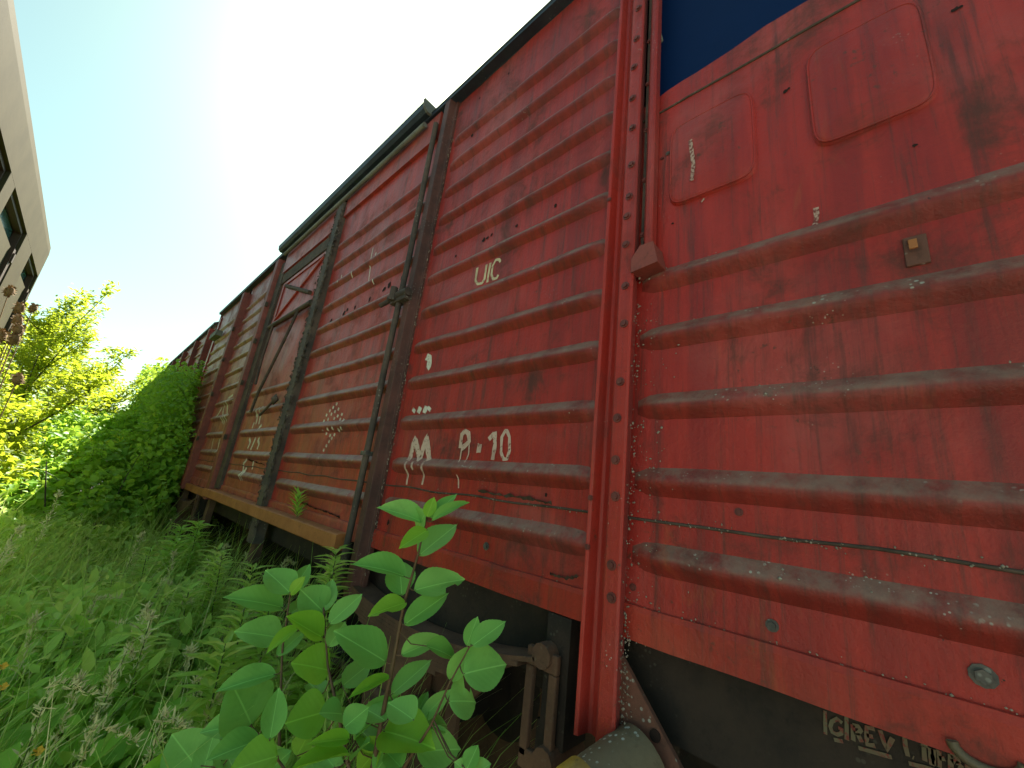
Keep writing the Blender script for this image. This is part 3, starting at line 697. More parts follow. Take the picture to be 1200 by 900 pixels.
# ------------------------------------------------------------------ the wagons coupled behind
def simple_wagon(label, y0, y1, ztop, posts, x0=1.0, dx=0.0):
    t = thing('covered_goods_wagon', label, 'railway wagon', (2.4+dx, (y0+y1)/2, GZ), 'red goods wagons standing in one train')
    inv = Matrix.Translation((-2.4-dx, -(y0+y1)/2, -GZ))
    def pt(mb, name, mat, par=None):
        o = mb.build(name, mat, par or t)
        if not par: o.matrix_parent_inverse = inv
        return o
    X = x0+dx
    g = MB(); g.box((X, y0, -.28), (X+.03, y1, ztop)); sp = pt(g, 'side_panel', M['red_old'])
    for r in RIBS:
        g = MB(); g.tube([(X, y0+.1, r), (X, y1-.1, r)], .024, 8); g.build('rib', M['rib_old'], sp)
    for y in posts:
        g = MB(); g.box((X-.07, y-.05, -.35), (X-.001, y+.05, ztop-.08)); pt(g, 'side_post', M['post_maroon'])
    g = MB(); g.box((X+.01, y0-.02, -.28), (X+2.78, y0+.0, ztop+.3)); pt(g, 'end_wall', M['crust'])
    g = MB(); g.box((X+2.78, y0, -.28), (X+2.8, y1, ztop)); pt(g, 'far_side_wall', M['red_old'])
    g = MB(); prof = [(X+1.4+1.45*q, ztop+.02+.5*(1-abs(q)**2.2)) for q in [-1+i/8 for i in range(17)]]
    g.extrude(prof+[(X+1.4-1.45*q, ztop-.015+.5*(1-abs(q)**2.2)) for q in [-1+i/8 for i in range(17)]], 'y', y0-.05, y1+.05); pt(g, 'roof', M['roof'])
    g = MB(); g.box((X+.06, y0, -.6), (X+.12, y1, -.3)); pt(g, 'solebar', M['under'])
    g = MB(); g.box((X+.62, y0, -1.1), (X+.66, y1, -.3)); pt(g, 'daylight_blocker', M['under'])  # added dark plate, keeps daylight out below the floor
    for yy in (y0+1.6, y1-1.6):
        g = MB(); g.tube([(X+.6, yy, -.795), (X+.72, yy, -.795)], .47, 28); pt(g, 'wheel', M['under_rust'])
    return t
wag['group'] = 'red goods wagons standing in one train'
w2 = simple_wagon('second red wagon in the train, half hidden behind the green creeper', 8.05, 13.2, 2.16, [8.12, 9.3, 10.6, 12])
g = MB(); b_ = at_x(252, 394, .93); g.box((b_.x-.03, b_.y-.2, b_.z-.02), (b_.x+.05, b_.y+.25, b_.z+.06)); o = g.build('lamp_bracket', M['hoodlip'], w2); o.matrix_parent_inverse = Matrix.Translation((-2.4, -(8.05+13.2)/2, -GZ))
simple_wagon('farthest wagon in the train, only its dark roof edge showing above the creeper', 14.2, 20, 2.02, [14.4, 17, 19.8])

# ------------------------------------------------------------------ beige coach on the left track
L_ = -1.05
ct = thing('beige_coach', 'beige railway coach with small dark green windows, cut off by the left edge', 'railway coach', (-2.45, 3, GZ))
def cp(mb, name, mat, parent=None, bevel=0):
    o = mb.build(name, mat, parent or ct, bevel=bevel)
    if not parent: o.matrix_parent_inverse = Matrix.Translation((2.45, -3, -GZ))
    return o
ZW1, ZW0, ZR, ZBt = 2.19, 1.955, 2.66, -.35          # window head and sill, roof edge, lower edge
yend = 8.62
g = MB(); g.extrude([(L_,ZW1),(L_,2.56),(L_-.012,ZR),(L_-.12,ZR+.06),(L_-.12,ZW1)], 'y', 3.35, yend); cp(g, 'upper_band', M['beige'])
bays = [(4.0,5.36),(5.66,6.88),(7.52,8.56)]
edges = [3.35]+[e for b in bays for e in b]+[yend]
for i in range(0, len(edges), 2):
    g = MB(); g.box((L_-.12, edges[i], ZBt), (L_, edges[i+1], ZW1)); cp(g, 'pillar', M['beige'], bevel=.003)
for (a, b) in bays:
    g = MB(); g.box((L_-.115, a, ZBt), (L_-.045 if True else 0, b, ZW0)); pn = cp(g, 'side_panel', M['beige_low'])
    g = MB(); g.box((L_-.11, a, ZW0), (L_-.09, b, ZW1)); wn = cp(g, 'window', M['glass'])
    g = MB(); g.box((L_-.088, a, ZW1-.035), (L_-.03, b, ZW1)); g.box((L_-.088, b-.035, ZW0), (L_-.03, b, ZW1-.036)); g.box((L_-.088, a, ZW0), (L_-.03, a+.03, ZW1-.036)); g.build('window_frame', M['brown'], wn)
    g = MB(); g.box((L_-.044, b-.11, ZBt), (L_-.012, b-.001, ZW0-.002)); g.build('corner_strip', M['brown'], pn)
    g = MB(); g.box((L_-.035, b-.09, ZW0-.16), (L_+.004, b-.03, ZW0-.05)); g.build('latch', M['brown'], pn, bevel=.004)
for ye in (3.35, yend-.02):
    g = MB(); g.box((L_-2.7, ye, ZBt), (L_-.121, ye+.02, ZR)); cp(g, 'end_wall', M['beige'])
g = MB(); prof = [(L_-1.4+1.38*q, ZR+.02+.42*(1-abs(q)**2.4)) for q in [-1+i/10 for i in range(21)]]
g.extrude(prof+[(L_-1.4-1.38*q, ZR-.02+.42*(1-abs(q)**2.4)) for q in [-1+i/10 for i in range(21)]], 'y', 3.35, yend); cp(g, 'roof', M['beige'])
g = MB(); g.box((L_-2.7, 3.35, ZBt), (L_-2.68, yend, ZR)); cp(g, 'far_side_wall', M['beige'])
g = MB(); g.box((L_-2.6, 3.45, -.75), (L_-.2, yend, ZBt)); cp(g, 'underframe', M['under'])
for y in (4.4, 7.2):
    for x in (L_-.75, L_-2.25):
        g = MB(); g.tube([(x, y, -.8), (x+.1, y, -.8)], .46, 28); cp(g, 'wheel', M['under_rust'])

# ------------------------------------------------------------------ vegetation
def foliage(name, pos, dirs, nrm, length, width, mat, parent=None, kind='stuff', rnd=None, fold=.18, droop=.15):
    """many small folded leaves: base, two sides, midrib, tip"""
    n = len(pos); d = dirs/np.linalg.norm(dirs, axis=1, keepdims=True)
    s = np.cross(nrm, d); s /= np.linalg.norm(s, axis=1, keepdims=True)+1e-9
    u = np.cross(d, s)
    l = length[:, None]; w_ = width[:, None]
    V = np.empty((n, 7, 3))
    V[:, 0] = pos
    V[:, 1] = pos + d*l*.32 + s*w_*.46 + u*w_*fold
    V[:, 2] = pos + d*l*.7 + s*w_*.34 + u*w_*(fold*.6) - u*l*droop*.5
    V[:, 3] = pos + d*l - u*l*droop
    V[:, 4] = pos + d*l*.7 - s*w_*.34 + u*w_*(fold*.6) - u*l*droop*.5
    V[:, 5] = pos + d*l*.32 - s*w_*.46 + u*w_*fold
    V[:, 6] = pos + d*l*.5 - u*l*droop*.2
    F = np.array([(0,1,6),(1,2,6),(2,3,6),(3,4,6),(4,5,6),(5,0,6)])
    idx = (np.arange(n)[:, None, None]*7 + F[None]).reshape(-1)
    me = bpy.data.meshes.new(name); me.vertices.add(n*7); me.vertices.foreach_set('co', V.reshape(-1))
    nt = n*6; me.loops.add(nt*3); me.loops.foreach_set('vertex_index', idx.astype(np.int32))
    me.polygons.add(nt); me.polygons.foreach_set('loop_start', np.arange(0, nt*3, 3, dtype=np.int32)); me.polygons.foreach_set('use_smooth', np.ones(nt, bool))
    at = me.attributes.new('rnd', 'FLOAT', 'POINT'); r = np.clip(.5*RNG.random(n)+.5*(.5+.9*np.array([noise.noise(Vector(tuple(p))*2.6) for p in pos])), 0, 1) if rnd is None else rnd
    at.data.foreach_set('value', np.repeat(r, 7).astype(np.float32))
    me.materials.append(mat); me.update(calc_edges=True)
    o = bpy.data.objects.new(name, me); COL.objects.link(o)
    if parent: o.parent = parent
    if kind: o['kind'] = kind
    return o
def blades(name, base, tip, bend, width, mat, parent=None, kind='stuff', segs=4):
    n = len(base); t = np.linspace(0, 1, segs+1)
    P = base[:, None]*(1-t)[None, :, None]**2 + 2*(t*(1-t))[None, :, None]*(base+bend)[:, None] + tip[:, None]*(t**2)[None, :, None]
    ang = RNG.random(n)*2*np.pi; s = np.stack([np.cos(ang), np.sin(ang), np.zeros(n)], 1)
    wd = (1-t**1.6)*.9+.1
    A_ = P + s[:, None]*width[:, None, None]*wd[None, :, None]*.5; B_ = P - s[:, None]*width[:, None, None]*wd[None, :, None]*.5
    V = np.stack([A_, B_], 2).reshape(n, -1, 3); k = (segs+1)*2
    F = np.array([(i*2, i*2+1, i*2+3, i*2+2) for i in range(segs)])
    idx = (np.arange(n)[:, None, None]*k + F[None]).reshape(-1)
    me = bpy.data.meshes.new(name); me.vertices.add(n*k); me.vertices.foreach_set('co', V.reshape(-1))
    nf = n*segs; me.loops.add(nf*4); me.loops.foreach_set('vertex_index', idx.astype(np.int32))
    me.polygons.add(nf); me.polygons.foreach_set('loop_start', np.arange(0, nf*4, 4, dtype=np.int32)); me.polygons.foreach_set('use_smooth', np.ones(nf, bool))
    at = me.attributes.new('rnd', 'FLOAT', 'POINT'); at.data.foreach_set('value', np.repeat(RNG.random(n), k).astype(np.float32))
    me.materials.append(mat); me.update(calc_edges=True)
    o = bpy.data.objects.new(name, me); COL.objects.link(o)
    if parent: o.parent = parent
    if kind: o['kind'] = kind
    return o
def randdir(n, zb=0.0):
    v = RNG.normal(size=(n, 3)); v[:, 2] += zb; return v/np.linalg.norm(v, axis=1, keepdims=True)
def ss(a, b, x):
    t = np.clip((x-a)/(b-a), 0, 1); return t*t*(3-2*t)
def nz(p, sc, seed): return np.array([noise.noise(Vector((a[0]*sc, a[1]*sc, seed))) for a in p])

# --- big creeper-covered bush between the trains
def Hc(x, y):
    p = np.stack([x, y], 1)
    h = -1.15 + ss(3.9, 8.8, y)*(1.45 + .45*ss(-.2, 1.0, x)) + .22*nz(p, 1.1, 2) + .2*nz(p, 2.8, 5)
    h += .55*ss(9.5, 14, y)*ss(.2, .9, x)
    return h
cb = thing('creeper_bush', 'big green creeper covered bush swallowing the far end of the train', 'bush', (.2, 7.5, GZ))
n = 27000
y = 3.7 + 9.5*RNG.random(n)**1.25; x = -1.0 + 1.93*RNG.random(n)
# the bush leaves the wagon's side free in front of y = 6.5
keep = x < (.35 + .65*ss(4.6, 6.6, y)); x = x[keep]; y = y[keep]; n = len(x)
h = Hc(x, y); z = h - .5*RNG.random(n)**2.4
z = np.maximum(z, GZ+.03)
pos = np.stack([x, y, z], 1)
nr = np.stack([RNG.normal(-.15, .45, n), RNG.normal(-.35, .45, n), np.full(n, .85)], 1)
dr = randdir(n, -.25); sz = RNG.uniform(.045, .1, n)*(1+.03*(y-5).clip(0))
foliage('foliage', pos, dr, nr, sz, sz*RNG.uniform(.6, .85, n), M['creeper'], cb).matrix_parent_inverse = Matrix.Translation((-.2, -7.5, -GZ))
# vertical skirt of leaves on the bush's camera side and up the wagon sides
n = 16000
y = 6.3+7*RNG.random(n)**1.3; tz = RNG.random(n)
ztop = .68 + .7*ss(6.6, 8.2, y) + .55*ss(8.5, 13, y) + .3*nz(np.stack([y*2, y*0], 1), 1, 9)
z = -1.2 + (ztop+1.2)*tz**.8; edge = 7.35 - 1.5*(1-ss(-.7, 1.1, z)) + .4*nz(np.stack([z*3, z*0], 1), 1, 3) + RNG.normal(0, .22, n)
keep = y > edge; y = y[keep]; z = z[keep]; n = len(y)
x = .94 - .48*RNG.random(n)**1.6
pos = np.stack([x, y, z], 1); nr = np.stack([RNG.normal(-.8, .3, n), RNG.normal(-.3, .4, n), RNG.normal(.6, .3, n)], 1); dr = randdir(n, -.7)
sz = RNG.uniform(.045, .085, n)
foliage('creeper_wall', pos, dr, nr, sz, sz*.78, M['creeper'], cb).matrix_parent_inverse = Matrix.Translation((-.2, -7.5, -GZ))
g = MB()
for i in range(26):
    a = Vector((random.uniform(-.6, .8), random.uniform(5.5, 10), GZ)); b = a+Vector((random.uniform(-.3,.3), random.uniform(-.4,.4), random.uniform(1.0,1.7)))
    g.tube([a, a.lerp(b, .5)+Vector((.08,0,0)), b], [.012,.009,.004], 6)
g.build('stems', M['bark'], cb, kind='stuff').matrix_parent_inverse = Matrix.Translation((-.2, -7.5, -GZ))

P_, D_, N_ = [], [], []; g = MB()
for i in range(150):                                  # loose shoots that stick out of the mass and over the wagon's side
    if i < 70: y = random.uniform(5.2, 11); x = random.uniform(-.9, .8); a = Vector((x, y, float(Hc(np.array([x]), np.array([y]))[0])-.1)); d = Vector((random.gauss(-.1,.35), random.gauss(-.2,.3), random.uniform(.5,1)))
    else: z = random.uniform(-.5, 1.25); a = Vector((.93, 7.5-1.2*(1-sst(-.7,1.1,z)), z)); d = Vector((random.uniform(-.3,-.05), random.uniform(-1,-.3), random.uniform(-.3,.6)))
    L = random.uniform(.2, .55); e = a+d.normalized()*L+Vector((0,0,-.05)); g.tube([a, a.lerp(e,.5)+Vector((0,0,.04)), e], [.004,.003,.0015], 5)
    for j in range(14):
        P_.append(a.lerp(e, .15+.85*j/13)); D_.append(Vector((random.gauss(0,.7), random.gauss(-.2,.7), random.gauss(-.2,.3)))); N_.append((random.gauss(-.2,.3), random.gauss(-.3,.3), .9))
sz = RNG.uniform(.04, .085, len(P_))
foliage('loose_leaves', np.array(P_), np.array(D_), np.array(N_), sz, sz*.7, M['creeper'], cb).matrix_parent_inverse = Matrix.Translation((-.2, -7.5, -GZ))
g.build('shoots', M['stem_green'], cb, kind='stuff').matrix_parent_inverse = Matrix.Translation((-.2, -7.5, -GZ))

# --- sunlit young trees behind the coach
def young_tree(loc, hgt, spread, label, nsh=16, seed=1, lean=(0, 0), mat='tree_leaf', leaf=.075):
    rs = random.Random(seed); base = Vector(loc)
    t = thing('young_tree', label, 'tree', loc, 'sunlit young trees behind the coach')
    inv = Matrix.Translation(-base)
    g = MB(); top = base+Vector((lean[0], lean[1], hgt*.9))
    trunk = [base, base.lerp(top, .4)+Vector((.05, 0, 0)), base.lerp(top, .75), top]
    g.tube(trunk, [.05, .035, .022, .006], 8); g.build('trunk', M['bark'], t).matrix_parent_inverse = inv
    P_, D_, N_ = [], [], []
    for i in range(nsh):
        f_ = .12+.85*i/nsh; a = base.lerp(top, f_); q = rs.uniform(0, 6.28)
        L = spread*(1.15-.5*f_)*rs.uniform(.6, 1.1)
        e = a+Vector((math.cos(q)*L, math.sin(q)*L, L*rs.uniform(.8, 1.7)))
        md = a.lerp(e, .5)+Vector((0, 0, -.08*L))
        g = MB(); g.tube([a, md, e], [.014, .009, .003], 5); g.build('branch', M['bark'], t).matrix_parent_inverse = inv
        for j in range(12):
            u_ = .1+.9*j/11; p = a.lerp(md, u_*2) if u_ < .5 else md.lerp(e, u_*2-1)
            q2 = rs.uniform(0, 6.28); l2 = L*.38*rs.uniform(.5, 1.1)
            e2 = p+Vector((math.cos(q2)*l2, math.sin(q2)*l2, l2*rs.uniform(.3, 1.3)))
            for kx in range(40):
                w2_ = rs.random(); pp = p.lerp(e2, w2_)+Vector((rs.gauss(0,.05), rs.gauss(0,.05), rs.gauss(0,.04)))
                P_.append(pp); dd = (e2-p).normalized()+Vector((rs.gauss(0,.7), rs.gauss(0,.7), rs.gauss(-.2,.4))); D_.append(dd)
                N_.append((rs.gauss(0,.5), rs.gauss(-.1,.5), .8))
    n = len(P_); sz = RNG.uniform(.7, 1.25, n)*leaf
    foliage('crown', np.array(P_), np.array(D_), np.array(N_), sz, sz*.45, M[mat], t).matrix_parent_inverse = inv
    return t
young_tree((-.82, 9.6, GZ), 3.9, 1.0, 'tallest yellow green young tree beside the beige coach end', 22, 3, (.05, .2))
young_tree((-.25, 10.6, GZ), 3.1, .95, 'yellow green young tree standing right of the tallest one', 20, 4, (.1, 0))
young_tree((-1.25, 11.3, GZ), 4.0, 1.2, 'young tree partly hidden behind the beige coach', 18, 5, (-.1, .3))
young_tree((-.35, 13.5, GZ), 3.5, 1.1, 'farthest light green young tree above the creeper bush', 18, 6, (.2, .2))
young_tree((-.55, 7.2, GZ), 2.0, .75, 'low sunlit sapling in front of the tallest young tree', 16, 8, (0, 0))
young_tree((-.75, 5.6, GZ), 1.5, .6, 'low leafy sapling at the left edge beside the coach', 14, 11, (0, 0))

def leafy_bush(name, label, c, r, n, mat, leaf, asp, group=None):
    t = thing(name, label, 'bush', (c[0], c[1], GZ), group); inv = Matrix.Translation((-c[0], -c[1], -GZ))
    q = randdir(n, .25); q[:, 2] = np.abs(q[:, 2])*1.0-.1; k_ = RNG.random(n)**.35
    lump = 1+.3*np.array([noise.noise(Vector((a[0]*2.3+c[0], a[1]*2.3+c[1], a[2]*2.3))) for a in q])
    pos = np.array([c[0], c[1], GZ])+q*k_[:, None]*lump[:, None]*np.array(r)
    pos[:, 2] = np.maximum(pos[:, 2], GZ+.05)
    nr = q*.6+RNG.normal(0, .45, (n, 3))+np.array([0, 0, .5]); sz = RNG.uniform(.6, 1.2, n)*leaf
    foliage('foliage', pos, randdir(n, -.1), nr, sz, sz*asp, M[mat], t).matrix_parent_inverse = inv
    g = MB()
    for i in range(14):
        a = Vector((c[0]+random.gauss(0, .1), c[1]+random.gauss(0, .1), GZ)); d = Vector(randdir(1, 1.2)[0]); g.tube([a, a+Vector((d.x*r[0], d.y*r[1], abs(d.z)*r[2]))*.8], [.014, .004], 5)
    g.build('stems', M['bark'], t, kind='stuff').matrix_parent_inverse = inv
leafy_bush('sunlit_bush', 'sunlit yellow green bush below the tallest young tree beside the coach', (-.75, 8.6), (.8, 1.0, 1.9), 9000, 'tree_leaf', .07, .6)
leafy_bush('sunlit_bush', 'sunlit yellow bush right of the young trees, behind the creeper bush', (-.2, 10.8), (.9, 1.2, 2.2), 9000, 'tree_leaf', .075, .6)
leafy_bush('sunlit_bush', 'low sunlit bush at the left edge beneath the coach', (-.85, 5.9), (.55, .9, 1.35), 8000, 'tree_leaf', .05, .6)
leafy_bush('sunlit_bush', 'sunlit bush leaning over the left shoulder of the creeper bush', (-.38, 7.3), (.6, 1.2, 1.8), 9000, 'tree_leaf', .055, .6)
# --- weeds and grass (nobody could count them)
def ground_weeds(n, x0, x1, y0, y1, hmin, hmax, mat, name, lmin, lmax, asp, zb=.8, pw=1.0):
    x = RNG.uniform(x0, x1, n); y = y0+(y1-y0)*RNG.random(n)**pw
    p = np.stack([x, y], 1); h = hmin+(hmax-hmin)*(.5+.5*nz(p, 1.3, 21))
    z = GZ + h*RNG.random(n)**.3
    pos = np.stack([x, y, z], 1); nr = np.stack([RNG.normal(-.15, .35, n), RNG.normal(-.3, .35, n), np.full(n, zb)], 1)
    sz = RNG.uniform(lmin, lmax, n)
    return foliage(name, pos, randdir(n, .1), nr, sz, sz*asp, M[mat])
def top_at(x, y): return GZ+.62+.3*noise.noise(Vector((x*1.2, y*1.2, 4)))
n = 6500
x = RNG.uniform(-.75, 1.1, n); y = 1.15+4.6*RNG.random(n)**1.1
hh = RNG.uniform(.5, 1.12, n)*(1+.25*nz(np.stack([x, y], 1), 1.5, 8))
base = np.stack([x, y, np.full(n, GZ)], 1)
ln = np.stack([RNG.normal(.12, .22, n), RNG.normal(-.05, .22, n), hh], 1)
bend = ln*np.array([.15, .15, .75])
blades('grass', base, base+ln, bend, RNG.uniform(.004, .010, n), M['grass'])
ground_weeds(8500, -.75, .95, 1.4, 5.6, .5, 1.2, 'weed_leaf', 'weeds', .035, .095, .45)
ground_weeds(1700, -.7, .45, 1.5, 4.2, .55, 1.0, 'bright_leaf', 'broadleaf_weeds', .06, .12, .72)
ground_weeds(3500, .9, 4.2, -1.5, 9, .05, .35, 'weed_leaf', 'undergrowth', .03, .06, .5)
ground_weeds(9000, -.95, .2, 4.5, 9, .5, 1.3, 'weed_leaf', 'weeds', .03, .07, .55)

n = 500
x = RNG.uniform(-.7, 1.0, n); y = 1.25+3.8*RNG.random(n)
hh = RNG.uniform(.55, 1.15, n); base = np.stack([x, y, np.full(n, GZ)], 1)
ln = np.stack([RNG.normal(.12, .25, n), RNG.normal(-.05, .25, n), hh], 1)
blades('dry_grass', base, base+ln, ln*np.array([.15, .15, .8]), RNG.uniform(.003, .006, n), M['straw'])
n = 5000
x = RNG.uniform(.55, 2.2, n); y = RNG.uniform(6.2, 9.5, n); z = RNG.uniform(GZ, -.75, n)
sz = RNG.uniform(.04, .09, n)
foliage('shade_undergrowth', np.stack([x, y, z], 1), randdir(n), randdir(n, 1.2), sz, sz*.7, M['creeper'])
# --- tall weeds one can tell apart
def tall_weed(loc, hgt, label, seed, lance=.10, dens=95, wide=.26, mat='bright_leaf', group='tall leafy weeds by the wagon'):
    rs = random.Random(seed); base = Vector(loc); t = thing('tall_weed', label, 'weed', loc, group); inv = Matrix.Translation(-base)
    tip = base+Vector((rs.uniform(-.08,.08), rs.uniform(-.1,.05), hgt))
    g = MB(); g.tube([base, base.lerp(tip, .5)+Vector((.02,0,0)), tip], [.005,.004,.002], 6); g.build('stem', M['stem_green'], t).matrix_parent_inverse = inv
    P_, D_, N_ = [], [], []; k = int(hgt*dens)
    for i in range(k):
        f_ = .25+.75*i/k; a = i*2.4; P_.append(base.lerp(tip, f_)); D_.append((math.cos(a), math.sin(a), .55-.5*(1-f_)+rs.gauss(0,.15))); N_.append((-.3*math.cos(a), -.3*math.sin(a), 1))
    n = len(P_); sz = np.array([lance*rs.uniform(.7,1.15)*(1.15-.5*abs(i/n-.4)) for i in range(n)])
    foliage('foliage', np.array(P_), np.array(D_), np.array(N_), sz, sz*wide, M[mat], t, droop=.25).matrix_parent_inverse = inv
for i, (u, v, xx, lb) in enumerate(((215,618,.72,'tall leafy weed with a bright tuft below the rusty door beam'), (235,612,.78,'tallest leafy weed under the far end of the rusty beam'), (200,632,.62,'leafy weed just left of the tallest one'),
        (280,650,.72,'narrow leaved weed before the dark gap under the beam'), (300,662,.7,'narrow leaved weed beside the dark post foot'), (180,650,.52,'weed at the edge of the creeper bush'), (375,640,.82,'narrow leaved weed under the near end of the rusty beam'),
        (395,655,.86,'drooping weed below the locking rod'), (250,640,.66,'pale leafy weed among the seeding grass'), (150,670,.42,'weed left of the seeding grass'))):
    p = at_x(u, v, xx); tall_weed((p.x, p.y, GZ), p.z-GZ, lb, 40+i, 0.14 if i < 3 else .11, 120, .32 if i < 3 else .26, 'bright_leaf' if i in (0, 1, 2) else 'weed_leaf')
more = ['bushy weed left of the bright tuft under the beam','bushy weed in the grass below the creeper bush','tall pale weed in the middle of the left grass','leafy weed between the seed stalks and the beam','dark leafy weed close to the bottom of the creeper bush','broad weed in front of the narrow leaved ones','weed with yellow green tip in the left grass','leaning weed above the left sapling stem','short bushy weed left of the sapling','weed half hidden behind the sapling leaves','tall weed at the foot of the creeper bush','weed beside the pale arched seed head','low bushy weed near the left edge','weed above the yellow flowers']
for i, (u, v, xx) in enumerate(((185,640,.55),(120,665,.33),(160,690,.42),(255,668,.66),(90,650,.25),(235,690,.6),(130,720,.3),(300,705,.62),(265,745,.5),(340,690,.7),(60,640,.12),(195,730,.42),(30,690,.04),(50,740,.1))):
    p = at_x(u, v, xx) if xx > .09 else at_y(u, v, 3.2)
    tall_weed((p.x, p.y, GZ), p.z-GZ, more[i], 80+i, .09+.04*(i % 3)/2, 130, .3, 'weed_leaf' if i % 3 else 'bright_leaf', 'leafy weeds in the left grass')
# sprout growing on the wagon's sill
sp = at_x(348, 606, .95); rs = random.Random(2)
t = thing('sprout', 'small green sprout growing on the wagon ledge above the rusty beam', 'weed', sp); inv = Matrix.Translation(-sp)
P_, D_, N_ = [], [], []
g = MB(); g.tube([sp, sp+Vector((-.02, .02, .13))], [.003, .0015], 5); g.build('stem', M['stem_green'], t).matrix_parent_inverse = inv
for i in range(34):
    a = i*2.4; P_.append(sp+Vector((-.02, .02, .13))*(i/34)); D_.append((math.cos(a), math.sin(a), .9)); N_.append((-math.cos(a), -math.sin(a), .6))
sz = np.full(34, .075); foliage('foliage', np.array(P_), np.array(D_), np.array(N_), sz, sz*.22, M['bright_leaf'], t).matrix_parent_inverse = inv

# --- seeding grass stalks, one by one
def stalk(tip, base, seed, nod, size, label):
    rs = random.Random(seed); t = thing('grass_stalk', label, 'grass', base, 'dry seeding grass stalks in front of the wagon'); inv = Matrix.Translation(-base)
    side = Vector(nod)
    c = [base, base.lerp(tip, .4)+Vector((.01,0,0)), base.lerp(tip, .8), tip, tip+side*.5+Vector((0,0,.01)), tip+side]
    g = MB(); g.tube(c, [.0016,.0015,.0013,.001,.0008,.0005], 5); g.build('stem', M['straw'] if seed % 2 else M['stem_green'], t).matrix_parent_inverse = inv
    P_, D_, N_ = [], [], []; k = 110
    lo = base.lerp(tip, .8)
    for i in range(k):
        f_ = i/k
        p = lo.lerp(tip, f_*1.6) if f_ < .62 else tip.lerp(tip+side, (f_-.62)/.38)
        d = (tip-lo).normalized()*.9+side*5*f_+Vector((rs.gauss(0,.55), rs.gauss(0,.55), rs.gauss(-.1,.4)))
        P_.append(p+Vector((rs.gauss(0,.007), rs.gauss(0,.007), rs.gauss(0,.008)))*(1.2-f_)); D_.append(d); N_.append((rs.gauss(0,1), rs.gauss(0,1), rs.gauss(0,1)))
    sz = RNG.uniform(.6, 1.2, k)*size
    foliage('seed_head', np.array(P_), np.array(D_), np.array(N_), sz, sz*.22, M['straw'], t).matrix_parent_inverse = inv
heads = [(112,703,2.6),(172,712,2.2),(178,722,2.0),(95,795,1.7),(235,790,1.75),(205,648,3.4),(245,655,3.2),(262,640,3.4),(288,650,3.3),(285,690,2.9),(300,700,2.9),(70,578,3.6),(20,620,3.0),(10,640,2.9),
         (60,800,1.6),(130,790,1.7),(150,760,1.9),(225,760,2.0),(262,742,2.2),(320,745,2.2),(300,775,2.0),(335,800,1.8),(365,760,2.0),(250,820,1.6),(190,840,1.5),(110,850,1.45),(140,730,2.3),(215,700,2.6),(190,680,2.9),(335,655,2.9),(168,625,3.6),(45,720,2.3),(275,720,2.4),(310,790,1.9)]
named = {0: 'tallest pale feathery seed stalk standing in the middle of the left grass', 1: 'arched white seed head right of the tallest pale stalk', 3: 'seed stalk low at the left, above the yellow flowers',
 4: 'straw seed head leaning beside the sapling leaves on its left', 5: 'seed stalk before the bright leafy weeds under the beam', 11: 'bent seed stalk against the dark shade of the creeper bush', 12: 'seed stalk nearest the left edge in front of the creeper bush',
 8: 'seed stalk in front of the dark gap below the beam', 9: 'seed stalk just above the sapling, left of its top leaves', 23: 'seed stalk low between the grass and the lowest sapling leaves', 25: 'lowest seed stalk near the bottom left corner', 19: 'seed stalk seen between the two left sapling stems'}
for i, (u, v, d) in enumerate(heads):
    tip = at_y(u, v, d); sd_ = Vector((random.uniform(-.02,.09), random.uniform(-.06,.02), random.uniform(-.05,.0)))
    base = Vector((tip.x+random.uniform(-.12,.05), tip.y+random.uniform(-.05,.1), GZ))
    stalk(tip, base, i, sd_, .021+.007*random.random(), named.get(i, 'thin dry seeding grass stalk among many like it, left of the sapling'))

# --- dry teasel heads at the upper left edge
tz = thing('dry_teasel', 'dry brown teasel with round prickly heads in front of the beige coach', 'weed', (-.62, 4.6, GZ)); inv = Matrix.Translation((.62, -4.6, -GZ))
root = Vector((-.45, 4.2, GZ))
for (u, v, d, s) in ((11,341,4.6,.05),(23,361,4.5,.05),(39,361,4.8,.045),(21,375,4.4,.045),(21,386,4.3,.05),(17,397,4.3,.05),(0,394,4.2,.06),(21,444,4.2,.05)):
    p = at_y(u, v, d); g = MB(); g.tube([root+(p-root)*.0, root.lerp(p, .5)+Vector((.03,0,0)), p], [.006,.004,.003], 5); g.build('stem', M['dry'], tz).matrix_parent_inverse = inv
    g = MB()
    for i in range(70):
        q = Vector(randdir(1)[0]); c = p+Vector((q.x*s*.5, q.y*s*.5, q.z*s*.75)); e = c+q*s*.35; k_ = q.orthogonal().normalized()*s*.12
        g.add([c+k_, c-k_, e], [(0, 1, 2)])
    for i in range(5):
        z0 = p.z-s*.7+i*s*.35
    g.tube([p+Vector((0,0,-s*.75)), p+Vector((0,0,-s*.3)), p+Vector((0,0,s*.3)), p+Vector((0,0,s*.75))], [s*.2,s*.5,s*.48,s*.15], 8); g.build('seed_head', M['dry'], tz).matrix_parent_inverse = inv
